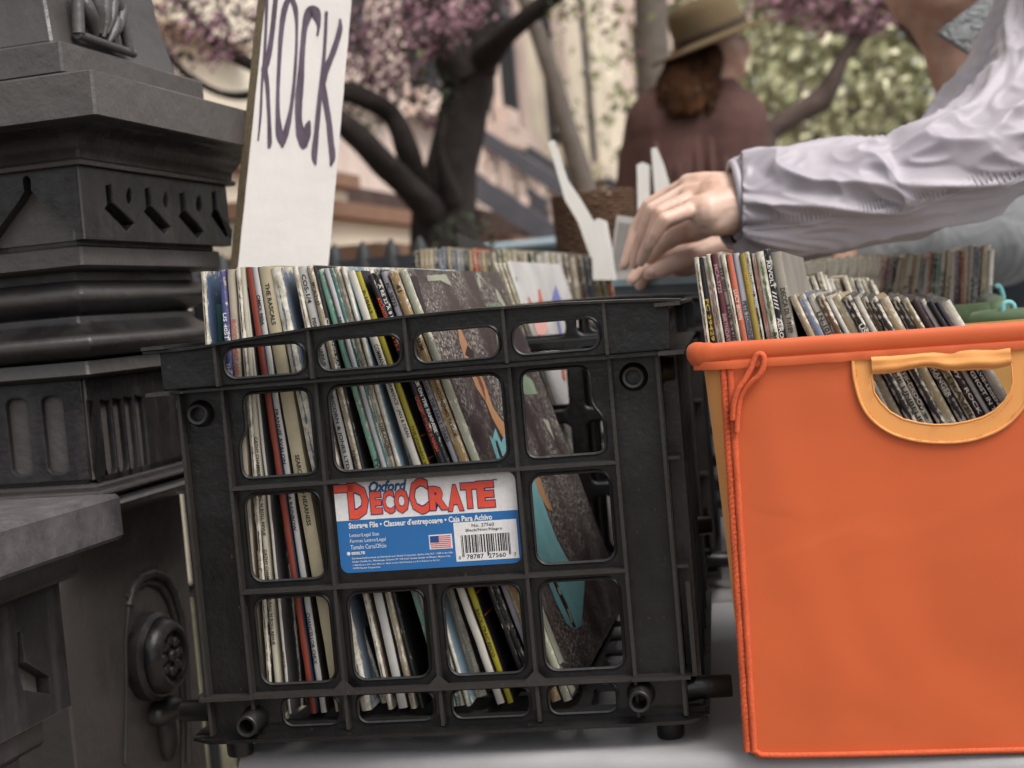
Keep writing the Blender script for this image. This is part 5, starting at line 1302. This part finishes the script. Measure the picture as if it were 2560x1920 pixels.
card([(1478, 560), (1492, 546), (1508, 552), (1522, 630), (1532, 700), (1482, 700)], 1.90, 'divider_card', 'short folded white card with ruled columns beside the tall tilted one', .03, lines=0)
card([(1542, 538), (1600, 546), (1590, 700), (1520, 700)], 1.94, 'divider_card', 'grey striped card leaning right, just left of the fingertips', .006, simple('divider_card_grey', '#b5b0ab', .7, .8, .08), lines=9)
card([(1592, 412), (1606, 405), (1622, 412), (1622, 600), (1596, 600)], 2.1, 'divider_card', 'upright white card edge rising behind the knuckles', .02)
card([(1628, 372), (1640, 368), (1658, 410), (1690, 520), (1640, 530)], 2.1, 'divider_card', 'pointed white card rising behind the wrist, in front of the maroon jumper', .006)
MG = T(*P(1140, 700, 1.83)) @ R(-24, 'Z')
gy = P(1143, 583, 1.80)
pts = [(1143, 583), (1150, 588), (1262, 632), (1262, 652), (1150, 652)]
card(pts, 2.08, 'record_sleeve', 'dark grey sleeve poking up as a triangle from the far middle row', .004, sleeve_mat('#4c4947', .3), 'records in the far middle row', cat='record')
# wicker basket
m_wick = simple('wicker', '#6e5340', .9, .8, .5, 60, .006, 120)
bc = P(1480, 700, 2.9); bk = root('wicker_basket', 'brown wicker basket behind the far records, left of the maroon jumper', 'basket', (bc.x, bc.y, T2Z))
Yk = 2.9; mb = MB()
zlo, zhi = P(1480, 720, Yk).z, P(1480, 488, Yk).z; cxk = P(1490, 600, Yk).x
for i in range(27):
    z_ = zlo + (zhi - zlo) * i / 26; rr_ = .075 + .006 * i / 26
    mb.tube([(cxk + rr_ * cos(a) * 1.0, Yk + rr_ * sin(a), z_ + (.0022 if (k + i) % 2 else -.0022)) for k, a in enumerate([2 * pi * j / 36 for j in range(36)])], .0042, 5, closed=True)
part('weave', mb.mesh('weave', m_wick), bk, True)
mb = MB()
for k in range(18):
    a = 2 * pi * k / 18; mb.tube([(cxk + .074 * cos(a), Yk + .074 * sin(a), zlo), (cxk + .081 * cos(a), Yk + .081 * sin(a), zhi)], .004, 5)
part('stakes', mb.mesh('stakes', m_wick), bk, True)
mb = MB(); mb.lathe([(0, zlo), (.070, zlo), (.074, zhi - .02), (.068, zhi - .02)], 24, T(cxk, Yk, 0)); part('lining', mb.mesh('lining', m_wick), bk, True)
# green fabric bin with aqua loops
m_gr = cloth('green_fabric', '#566a48', .7); Yg = 1.5
ga = P(1990, 790, 1.62); gb = P(2440, 782, 1.50)
gr = root('fabric_storage_bin', 'green fabric storage bin behind the orange one, with pale aqua cord loops', 'storage bin', (gb.x, gb.y, T2Z))
mb = MB(); rim = [P(1960, 800, 1.60), P(2360, 792, 1.50), P(2430, 788, 1.485), P(2478, 783, 1.475)]
c_ = P(2494, 770, 1.49); rim += [c_, c_ + SD * .15 + V((0, 0, .002)), c_ + SD * .34]
mb.tube(smoothpath([tuple(p) for p in rim], 8), .0125, 14)
part('rim', mb.mesh('rim', m_gr, True), gr, True)
mb = MB(); rim2 = [P(2440, 806, 1.40), P(2480, 800, 1.385), P(2570, 795, 1.37), P(2700, 790, 1.36)]
mb.tube(smoothpath([tuple(p) for p in rim2], 6), .0105, 14)
zl = T2Z + .002
fr = [P(1960, 805, 1.60), P(2360, 800, 1.50), P(2430, 796, 1.485), P(2490, 790, 1.478)]
mb2 = MB(); n = len(fr); mb2.add(fr + [V((p.x, p.y, zl)) for p in fr], [(i, i + 1, i + 1 + n, i + n) for i in range(n - 1)])
sd_ = [fr[-1], fr[-1] + SD * .34]; mb2.add(sd_ + [V((p.x, p.y, zl)) for p in sd_], [(0, 1, 3, 2)])
part('panel', mb2.mesh('panel', m_gr), gr, True)
part('handle', mb.mesh('handle', m_gr, True), gr, True)
m_aq = simple('aqua_cord', '#7fbfbf', .5, .8, .08, 200, .0006, 600)
for pts_, Yl in (([(2508, 790), (2507, 770), (2512, 758), (2524, 756), (2534, 765), (2538, 790)], 1.375), ([(2488, 718), (2496, 715), (2504, 728), (2508, 750), (2504, 772)], 1.52)):
    mb = MB(); mb.tube(smoothpath([tuple(P(x, y, Yl)) for x, y in pts_], 5), .0026, 10); part('cord_loop', mb.mesh('cord_loop', m_aq, True), gr, True)
# black crate under the far middle row (its rim shows) 
make_crate(T(*(CM @ V((.405, .33, 0)))) @ R(-10, 'Z') if False else T(.30, 1.93, T2Z + .0166) @ R(-12, 'Z'), 'black crate holding the farther middle row, mostly hidden behind the hands', 'black milk crates on the tables', False)
# pale teal box strip beside
mb = MB(); a_ = P(1530, 700, 1.72); bq_ = P(1745, 690, 1.66)
tb = root('plastic_tray', 'pale teal plastic tray edge between the second crate and orange bin', 'tray', (a_.x, a_.y, T2Z))
d_ = (bq_ - a_); nrm = V((-d_.y, d_.x, 0)).normalized(); zt_ = (a_.z + bq_.z) / 2
vs = []
for p in (a_, bq_):
    for o_, dz in ((0, -.008), (0, 0), (.012, 0), (.012, -.008)): vs.append(p + nrm * o_ + V((0, 0, dz)))
mb.add(vs, [(i, (i + 1) % 4, (i + 1) % 4 + 4, i + 4) for i in range(4)] + [(0, 1, 2, 3), (7, 6, 5, 4)])
part('rim', mb.mesh('rim', simple('pale_teal_plastic', '#879c9f', .4)), tb, True)
mb = MB(); mb.add([a_ + nrm * .003 - V((0, 0, .008)), bq_ + nrm * .003 - V((0, 0, .008)), V((bq_.x, bq_.y, T2Z + .002)) + nrm * .003, V((a_.x, a_.y, T2Z + .002)) + nrm * .003], [(0, 1, 2, 3)])
part('side', mb.mesh('side', simple('slate_tray', '#4a5055', .5)), tb, True)
# ------------------------------------------------------------------ iron fence behind the pillar
m_fen = simple('black_iron', '#2b2c2f', .5, .8, .2, 12, .001, 80)
F0 = P(838, 640, 2.6); fe = root('iron_fence', 'black iron fence with blunt pointed finials behind the sign', 'fence', (F0.x, F0.y, 0))
dx_ = (P(912, 640, 2.6) - P(838, 640, 2.6)); mbr = MB(); zr_ = P(900, 655, 2.6).z
fx = lambda px: P(px, 650, 2.6).x
for i in range(-7, 4):
    px = 838 + i * 72; x = fx(px); top = P(px, 606 + .087 * 0, 2.6).z if False else zr_ + .034
    f = MB(); f.lathe([(.004, top), (.011, top - .012), (.019, top - .045), (.021, top - .07), (.012, top - .078), (.012, .0)], 12, T(x, 2.6 + (x - fx(838)) * -.08, 0)); f.ball((x, 2.6 + (x - fx(838)) * -.08, top - .002), .005, None, 0, 8, 6)
    part('picket', f.mesh('picket', m_fen, True), fe, True)
xa_, xb_ = fx(838 - 7 * 72) - .1, fx(838 + 3 * 72) + .05
for zz_ in (zr_ - .015, zr_ - .16, .15): 
    Mf = T(fx(838), 2.6, 0) @ R(-4.57, 'Z'); mb = MB(); mb.box((xa_ - fx(838), -.014, zz_ - .02), (xb_ - fx(838), .014, zz_ + .02), Mf)
    part('rail', mb.mesh('rail', m_fen), fe, True)
# ------------------------------------------------------------------ brownstone houses, street frame MS: x across (0 at camera), y along
FPL = -3.2
def fac(px, py):
    """point on the facade plane"""
    q = hit(px, py, MS, 0, FPL); return q
m_pink, m_cream, m_tanw, m_glass, m_grey = simple('pink_brownstone', '#d8c2b6', .9, .97, .18, 3, .01, 30), simple('cream_limestone', '#e6dac6', .9, .95, .08, 2, .006, 20), simple('tan_render', '#dccebb', .9, .97, .2, 2, .006, 20), simple('window_glass_grey', '#3d3d42', .7, .7, .1, 2, spec=.1), simple('grey_iron_rail', '#5d5c62', .5, .85, .15, 8)
m_brs = simple('brown_tread', '#8a6a58', .9, .85, .2, 4)
def house(y0, y1, wall, label, wins, hgt=11.5, ped=None):
    r = root('brownstone_house', label, 'house', MS @ T(FPL, (y0 + y1) / 2, 0), 'row houses across the front yards')
    mb = MB(); ys = sorted(wins)
    zs = [(-.0, .6), (2.75, 5.1), (6.2, 8.1), (8.9, 10.4)]
    hs = [rr(a, z0, b, z1, .02, 1) for a, b in ys for z0, z1 in zs[1:]]
    Fm = MS @ Matrix(((0, 1, 0, FPL), (1, 0, 0, 0), (0, 0, 1, 0), (0, 0, 0, 1)))       # plate x -> street y, plate y -> back (-x)
    Fm = MS @ Matrix(((0, -1, 0, FPL), (1, 0, 0, 0), (0, 0, 1, 0), (0, 0, 0, 1)))
    plate(mb, [(y0, 0), (y1, 0), (y1, hgt), (y0, hgt)], hs, .25, Fm)
    part('wall', mb.mesh('wall', wall), r, True)
    for a, b in ys:
        for z0, z1 in zs[1:]:
            w = MB(); w.box((a - .02, .022, z0 - .02), (b + .02, .03, z1 + .02), Fm); wo = part('window', w.mesh('window', m_glass), r, True)
            w = MB(); w.box((a, .012, z0), (a + .06, .0215, z1), Fm); w.box((b - .06, .012, z0), (b, .0215, z1), Fm); w.box((a + .06, .012, (z0 + z1) / 2 - .04), (b - .06, .0205, (z0 + z1) / 2 + .04), Fm); w.box((a + .06, .012, z1 - .07), (b - .06, .0205, z1), Fm)
            fo = bpy.data.objects.new('sash', w.mesh('sash', m_grey)); COL.objects.link(fo); fo.data.transform(r.matrix_basis.inverted()); fo.parent = wo
            w = MB(); w.box((a - .12, -.16, z0 - .2), (b + .12, -.002, z0 - .003), Fm); w.box((a - .14, -.07, z1 + .003), (b + .14, -.002, z1 + .22), Fm)
            w.box((a - .16, -.008, z0), (a - .01, -.002, z1), Fm); w.box((b + .01, -.05, z0), (b + .16, -.002, z1), Fm)
            part('window_surround', w.mesh('window_surround', wall), r, True)
    w = MB(); w.box((y0 + .01, -.03, .0), (y1 - .01, -.002, 1.95), Fm); part('basement', w.mesh('basement', simple('dark_areaway_brown', '#5a4640', .9, .7, .4, 4)), r, True)
    w = MB(); w.box((y0, -.5, hgt), (y1, .3, hgt + .5), Fm); part('cornice', w.mesh('cornice', m_brs), r, True)
    return r, Fm
house(1.0, 7.7, m_cream, 'pale cream stone house behind the blossom, left of the sign', [(2.2, 3.1), (4.3, 5.2), (6.2, 7.0)])
house(7.75, 14.1, m_pink, 'pinkish brownstone house with grey window beside the dark tree trunk', [(8.4, 9.3), (10.1, 11.0), (12.45, 13.65)])
house(14.15, 20.0, m_tanw, 'tan stone house seen between the thin grey trunk and the hat', [(14.8, 15.5), (17.1, 18.2)])
house(20.05, 30.0, m_pink, 'farthest rose brown house, behind the hat', [(21.2, 22.4), (24, 25.2), (27, 28.2)])
# projecting pilasters (bays)
Fm = MS @ Matrix(((0, -1, 0, FPL), (1, 0, 0, 0), (0, 0, 1, 0), (0, 0, 0, 1)))
def stoop(y, name_label, n=9, width=1.5, wallm=m_tanw, x_far=.0):
    """steps rise from the pavement towards the facade; cheek walls each side, heavy hand rails"""
    r = root('stoop', name_label, 'stoop', MS @ T(FPL, y, 0), 'entrance stoops of the row houses')
    L = 2.1; 
    mb = MB(); mbt = MB()
    for i in range(n):
        x0 = FPL + L * (n - 1 - i) / n; z1 = 1.7 * (i + 1) / n
        mb.box((FPL + .02, y - width / 2 + .002, z1 - 1.7 / n + .0), (x0 + L / n, y + width / 2 - .002, z1 - .05), MS)
        mbt.box((x0 - .02, y - width / 2 - .06, z1 - .048), (x0 + L / n + .05, y + width / 2 + .06, z1), MS)
    part('steps', mb.mesh('steps', wallm), r, True); part('treads', mbt.mesh('treads', m_brs), r, True)
    for s in (-1, 1):
        mb = MB(); yy = y + s * (width / 2 + .12)
        K = MS @ Matrix(((1, 0, 0, 0), (0, 1, 0, yy), (0, 0, 1, 0), (0, 0, 0, 1)))
        a0, a1 = FPL + .1, FPL + L
        mb.prism([(a0, 2.50), (a1, .95), (a1, 1.10), (a0, 2.65)], -.09, .09, K); mb.prism([(a0, 2.00), (a1, .45), (a1, .68), (a0, 2.23)], -.09, .09, K)
        part('hand_rail', mb.mesh('hand_rail', m_grey), r, True)
        for k in range(8):
            mb = MB(); u = (k + .5) / 8; x = a0 + (a1 - a0) * u; zb_ = 2.22 - 1.55 * u
            mb.lathe([(.05, zb_ - .02), (.055, zb_ + .05), (.03, zb_ + .08), (.06, zb_ + .16), (.03, zb_ + .22), (.05, zb_ + .27), (.05, zb_ + .31)], 10, MS @ T(x, yy, 0)); part('baluster', mb.mesh('baluster', m_pink, True), r, True)
    return r
stoop(12.3, 'grey railed stoop rising beside the dark trunk', wallm=m_brs)
stoop(18.2, 'farther stoop with lavender grey rail near the maroon jumper', wallm=m_brs)
def cheek(y, label):
    r = root('stoop', label, 'stoop', MS @ T(FPL, y, 0), 'entrance stoops of the row houses')
    mb = MB(); mbt = MB(); L = 1.9; n = 6
    for i in range(n):
        x0 = FPL + L * (n - 1 - i) / n; z1 = 2.05 - .22 * (n - 1 - i)
        mb.box((FPL + .02, y, 0.05 if i == 0 else z1 - .22), (x0 + L / n, y + 1.5, z1 - .07), MS)
        mbt.box((x0 - .04, y - .05, z1 - .068), (x0 + L / n + .06, y + 1.55, z1), MS)
    part('steps', mb.mesh('steps', m_cream), r, True); part('treads', mbt.mesh('treads', m_brs), r, True)
cheek(5.4, 'cream side walled stoop with brown treads stepping down behind the sign')
# pilasters
for (px, w_, mt, zb_, lb) in ((1240, .22, m_pink, 2.7, 'rose bay pilaster right of the dark trunk'), (1408, .6, m_pink, 2.2, 'pale pink bay pier right of the grey window'), (1498, .9, m_tanw, 2.2, 'cream bay pier under the hat brim side')):
    yk = fac(px, 300).y; r = root('bay_pier', lb, 'pier', MS @ T(FPL, yk, 0), 'stone piers between the windows')
    mb = MB(); mb.box((yk - w_ / 2, -.05, 1.96), (yk + w_ / 2, -.003, 9), Fm); part('shaft', mb.mesh('shaft', mt), r, True)
    mb = MB(); mb.box((yk - w_ / 2 - .1, -.17, zb_), (yk + w_ / 2 + .1, -.053, zb_ + .18), Fm); part('base', mb.mesh('base', mt), r, True)
# ------------------------------------------------------------------ parked car
cp_ = P(1315, 650, 9.0); KM = T(cp_.x, 9.5, 0) @ R(-14.5, 'Z')
car = root('parked_car', 'pale blue grey parked car roof far behind the middle row of records', 'car', KM)
mb = MB()
def loft(secs, M=None):
    n = len(secs[0]); vs = [p for s_ in secs for p in s_]
    mb.add(vs, [(i * n + k, i * n + (k + 1) % n, (i + 1) * n + (k + 1) % n, (i + 1) * n + k) for i in range(len(secs) - 1) for k in range(n)] + [tuple(range(n)), tuple(range((len(secs) - 1) * n, len(secs) * n))[::-1]], M)
def sec(y, hw_, z0, z1, tw_):
    return [(-hw_, y, z0), (-hw_, y, (z0 + z1) * .5), (-tw_, y, z1), (0, y, z1 + .03), (tw_, y, z1), (hw_, y, (z0 + z1) * .5), (hw_, y, z0)]
loft([sec(-2.2, .70, .35, .75, .55), sec(-2.0, .85, .25, .88, .7), (sec(-1.0, .88, .22, .98, .75)), sec(1.3, .88, .22, .98, .75), sec(2.1, .82, .25, .85, .7), sec(2.25, .7, .35, .7, .5)])
part('body', auto(mb.mesh('body', simple('car_paint_pale_blue', '#9fb0b8', .25, .8, .03, 2, spec=.6))), car)
mb = MB(); loft([sec(-1.45, .74, .97, 1.0, .6), sec(-.8, .76, .97, 1.43, .58), sec(.5, .76, .97, 1.45, .58), sec(1.2, .74, .97, 1.0, .6)]); part('cabin_glass', auto(mb.mesh('cabin_glass', simple('car_glass', '#22272b', .1, .8, .02, 2, spec=.7))), car)
mb = MB(); mb.cbox((-.58, -.82, 1.435), (.58, .52, 1.49), .02); part('roof', mb.mesh('roof', simple('car_paint_pale_blue', '#9fb0b8')), car)
for sx in (-1, 1):
    for y in (-1.4, 1.35):
        mb = MB(); mb.lathe([(0, 0), (.2, 0), (.21, .03), (.32, .03), (.33, .06), (.33, .2), (.2, .21)], 20, T(sx * .70, y, .33) @ Matrix.Rotation(sx * pi / 2, 4, 'Y')); part('wheel', mb.mesh('wheel', simple('tyre', '#1c1c1d', .8)), car)
# ------------------------------------------------------------------ trees
m_bark = simple('dark_bark', '#332b28', .95, .75, .4, 12, .02, 22); m_bark2 = simple('grey_bark', '#6d645c', .95, .8, .3, 12, .01, 22)
m_blos = [simple('blossom_a', '#86626e', .8, .75, .15, 5), simple('blossom_b', '#b58f99', .8, .8, .1, 5), simple('blossom_c', '#6b4854', .8, .7, .1, 5), simple('leaf_dark', '#303a26', .7, .8, .2, 5), simple('leaf_olive', '#6f7048', .7, .85, .2, 5)]
m_fol = [simple('spring_leaf_a', '#a0a07a', .8, .9, .15, 5), simple('spring_leaf_b', '#b9b795', .8, .9, .15, 5), simple('spring_leaf_c', '#7d805f', .8, .9, .15, 5), simple('spring_leaf_d', '#d8d3b4', .8, 1.0, .1, 5)]
def limb(mb, pts, jit=.25, n=12):
    """pts: (px, py, Y, half width px)"""
    q = smoothpath([(*P(px, py, Y), w_ * Y / FPX) for px, py, Y, w_ in pts], 7)
    mb.tube([p[:3] for p in q], [max(p[3], .002) for p in q], n, jit=jit)
def leaves(mb, c, rad, n, size, rnd, wts, squash=1.0):
    c = V(c)
    for _ in range(n):
        while 1:
            d = V((rnd.uniform(-1, 1), rnd.uniform(-1, 1), rnd.uniform(-1, 1)))
            if d.length < 1: break
        p = c + V((d.x * rad, d.y * rad, d.z * rad * squash)); s = size * rnd.uniform(.6, 1.3)
        a = V((rnd.gauss(0, 1), rnd.gauss(0, 1), rnd.gauss(0, 1))).normalized(); b = a.orthogonal().normalized(); e = a.cross(b)
        mb.add([p + b * s, p + e * s * .6 + a * s * .2, p - b * s, p - e * s * .6 + a * s * .2], [(0, 1, 2, 3)], None, rnd.choices(range(len(wts)), wts)[0])
rnd = random.Random(11)
YT = 5.5
tr1 = root('cherry_tree', 'dark trunked blossoming cherry tree in the middle distance with pink flowers', 'tree', (P(1130, 600, YT).x, YT, 0))
g0 = P(1140, 600, YT)
mb = MB(); q = [(g0.x - .02, YT, -.05), (g0.x - .02, YT, .5)]
mb.tube([(g0.x - .0, YT, -.02), (g0.x - .0, YT, .6), tuple(P(1120, 620, YT)), tuple(P(1112, 540, YT)), tuple(P(1128, 420, YT)), tuple(P(1150, 320, YT)), tuple(P(1170, 220, YT)), tuple(P(1180, 150, YT))], [.18, .15, .14, .12, .10, .092, .09, .085], 16, jit=.25)
limb(mb, [(1170, 200, YT, 70), (1120, 90, YT, 50), (1090, -20, YT, 42), (1060, -160, YT, 34)])
limb(mb, [(1185, 180, YT, 55), (1200, 60, YT, 52), (1215, -60, YT, 40), (1240, -200, YT, 30)])
limb(mb, [(1190, 170, YT, 40), (1250, 105, YT - .2, 26), (1320, 40, YT - .3, 24), (1400, -20, YT - .4, 20), (1480, -90, YT - .5, 14)])
limb(mb, [(1110, 560, YT, 50), (1030, 480, YT - .2, 34), (940, 390, YT - .4, 34), (860, 310, YT - .5, 30), (800, 270, YT - .5, 26)])
limb(mb, [(1060, 500, YT, 32), (1020, 380, YT - .2, 30), (980, 290, YT - .2, 24), (900, 240, YT - .3, 26), (820, 225, YT - .3, 24), (720, 215, YT - .3, 20), (600, 240, YT - .3, 12), (520, 220, YT - .2, 9), (440, 160, YT, 8), (400, 90, YT, 6)])
limb(mb, [(1130, 500, YT - .1, 30), (1100, 380, YT - .2, 10), (1110, 300, YT - .2, 8)])
limb(mb, [(700, 260, YT - .3, 12), (640, 170, YT - .3, 16), (560, 130, YT - .2, 14), (500, 60, YT - .2, 12), (430, -20, YT, 10)])
part('trunk', auto(mb.mesh('trunk', m_bark), 80), tr1, True)
mb = MB()
for (px, py, r_, n, w_) in ((330, 40, .22, 420, (5, 2, 4, 4, 1)), (430, 60, .2, 380, (4, 3, 4, 4, 1)), (360, 180, .13, 130, (6, 3, 3, 2, 1)), (395, 170, .12, 90, (1, 1, 1, 6, 0)), (560, -20, .26, 480, (4, 2, 4, 4, 1)), (540, 110, .10, 110, (5, 3, 4, 1, 0)), (420, 240, .09, 70, (3, 2, 4, 1, 0)), (640, 40, .16, 160, (5, 2, 4, 2, 0)),
      (900, 40, .22, 380, (4, 3, 3, 4, 2)), (960, 130, .15, 240, (5, 5, 2, 2, 1)), (1000, 60, .14, 160, (1, 1, 1, 7, 2)), (1100, 20, .16, 230, (5, 6, 1, 1, 1)), (1140, 45, .08, 90, (4, 6, 0, 0, 0)), (930, 180, .13, 170, (6, 4, 2, 2, 1)), (990, 205, .1, 100, (4, 3, 1, 1, 2)), (880, 230, .1, 80, (3, 2, 2, 5, 1)), (1070, 240, .11, 90, (0, 0, 0, 8, 0)), (1020, 190, .12, 90, (3, 3, 1, 2, 2)), (1078, 297, .045, 40, (3, 5, 1, 0, 0)),
      (1160, 600, .10, 90, (0, 0, 0, 8, 0)), (905, 310, .06, 45, (0, 0, 0, 1, 9)), (1000, -40, .3, 400, (4, 3, 3, 3, 1)), (800, -60, .3, 300, (4, 3, 3, 4, 1)), (1280, -60, .2, 120, (5, 3, 2, 2, 1)), (1420, 20, .07, 25, (2, 2, 0, 2, 6)), (1450, -30, .15, 60, (3, 3, 1, 2, 3))):
    leaves(mb, P(px, py, YT - .25 + rnd.uniform(-.3, .3)), r_ * 1.2, int(n * 1.2), .0145, rnd, w_, .8)
part('crown', mb.mesh('crown', m_blos), tr1, True)
# thin grey leaning trunk
tr2 = root('street_tree', 'slim grey trunk leaning in front of the row houses', 'tree', (P(1480, 600, 7).x, 7, 0))
mb = MB(); gq = P(1500, 620, 7)
mb.tube([(gq.x + .1, 7, 0), (gq.x + .04, 7, .7), tuple(gq), tuple(P(1450, 430, 7)), tuple(P(1412, 300, 7)), tuple(P(1385, 200, 7)), tuple(P(1350, 100, 7)), tuple(P(1300, -30, 7)), tuple(P(1240, -200, 7))], [.075, .068, .06, .054, .05, .046, .04, .035, .03], 12, jit=.2)
part('trunk', auto(mb.mesh('trunk', m_bark2), 80), tr2, True)
mb = MB(); leaves(mb, P(1520, 10, 7), .25, 14, .025, rnd, (1, 1, 0, 1, 8)); leaves(mb, P(1560, 130, 7), .12, 8, .025, rnd, (1, 1, 0, 2, 8)); leaves(mb, P(1480, 50, 7), .2, 14, .025, rnd, (3, 3, 0, 1, 6)); part('crown', mb.mesh('crown', m_blos), tr2, True)
tr3 = root('street_tree', 'grey pole like trunk rising behind the hat', 'tree', (P(1640, 600, 9).x, 9, 0))
mb = MB(); mb.tube([(P(1640, 300, 9).x + .12, 9, 0), tuple(P(1640, 330, 9)), tuple(P(1632, 120, 9)), tuple(P(1625, -60, 9)), tuple(P(1618, -260, 9))], [.13, .11, .105, .1, .09], 12, jit=.15); part('trunk', auto(mb.mesh('trunk', m_bark2), 80), tr3, True)
mb = MB(); leaves(mb, P(1625, -150, 9), .35, 70, .035, rnd, (1, 1, 0, 2, 8)); part('crown', mb.mesh('crown', m_blos), tr3, True)
# curved dark branch tree at right
tr4 = root('cherry_tree', 'cherry tree at the right with a curved dark bough and pink bunches', 'tree', (P(1880, 600, 6).x, 6, 0))
mb = MB(); b0 = P(1880, 480, 6)
mb.tube([(b0.x - .1, 6, 0), (b0.x - .06, 6, .7), tuple(b0), tuple(P(1915, 340, 6))], [.12, .1, .07, .05], 12, jit=.2)
limb(mb, [(1890, 400, 6, 26), (1930, 330, 6, 26), (1990, 285, 6, 24), (2050, 250, 6, 26), (2080, 205, 6, 22), (2110, 140, 6, 20), (2150, 90, 6, 17), (2175, 60, 6, 14), (2230, -40, 6, 12)])
limb(mb, [(2200, -30, 6, 12), (2240, 40, 6.1, 12), (2290, 100, 6.2, 14), (2320, 140, 6.3, 12), (2330, 190, 6.3, 10)])
part('trunk', auto(mb.mesh('trunk', simple('bough_bark', '#5a4c46', .95, .8, .3, 12, .01, 22)), 80), tr4, True)
mb = MB()
for (px, py, r_, n) in ((2080, 15, .16, 170), (2140, 40, .12, 130), (2180, 48, .10, 120), (2010, 5, .13, 110), (1960, 0, .12, 80), (2210, 0, .08, 50), (1930, -40, .2, 120)):
    leaves(mb, P(px, py, 6), r_, n, .024, rnd, (2, 9, .3, .6, .6), .8)
part('crown', mb.mesh('crown', m_blos), tr4, True)
# pale far trees
def far_tree(px, Y, h, spread, n, label, wts, boughs):
    gx = P(px, 500, Y).x; r = root('leafy_tree', label, 'tree', (gx, Y, 0), 'pale spring trees down the street')
    mb = MB(); mb.tube([(gx, Y, 0), (gx + .1, Y, h * .2), (gx, Y, h * .45), (gx + .2, Y, h * .8)], [.2, .15, .12, .05], 10, jit=.2)
    for b in boughs: limb(mb, b)
    part('trunk', auto(mb.mesh('trunk', simple('pale_bark', '#93887a', .95, .85, .3, 6)), 80), r, True)
    mb = MB()
    for k in range(n // 50):
        c = (gx + rnd.gauss(0, spread * .5), Y + rnd.gauss(0, 1.0), rnd.uniform(h * .08, h))
        leaves(mb, c, rnd.uniform(.35, .8), 50, .07, rnd, wts)
    part('crown', mb.mesh('crown', m_fol), r, True)
far_tree(2000, 15, 6.5, 2.4, 5200, 'pale olive tree left of the curved bough, farthest down the street', (5, 5, 2, 3), [])
far_tree(2230, 13, 6, 2.4, 5000, 'pale olive tree behind the curved bough, beside the grey sleeve', (5, 4, 3, 2), [[(2250, 300, 13, 12), (2330, 340, 13, 14), (2420, 350, 13, 10)], [(2100, 270, 13, 8), (2180, 280, 13, 14), (2260, 240, 13, 11), (2340, 345, 13, 10)]])
far_tree(2480, 12, 6, 2.2, 3600, 'pale olive tree at the right edge behind the bending man', (5, 4, 3, 2), [])
far_tree(2060, 22, 8, 3.2, 4600, 'distant yellow green tree between the hat and the curved bough', (4, 5, 2, 4), [])
mb = MB()
for k in range(260):
    c = (rnd.uniform(1.5, 20), rnd.uniform(26, 34), rnd.uniform(.3, 8.5)); leaves(mb, c, 1.5, 60, .17, rnd, (5, 4, 4, 1))
o = part('hedge_greenery', mb.mesh('hedge_greenery', m_fol)); tag(o, None, None, None, 'stuff'); o['label'] = 'mass of distant spring greenery at the end of the street'; o['category'] = 'greenery'
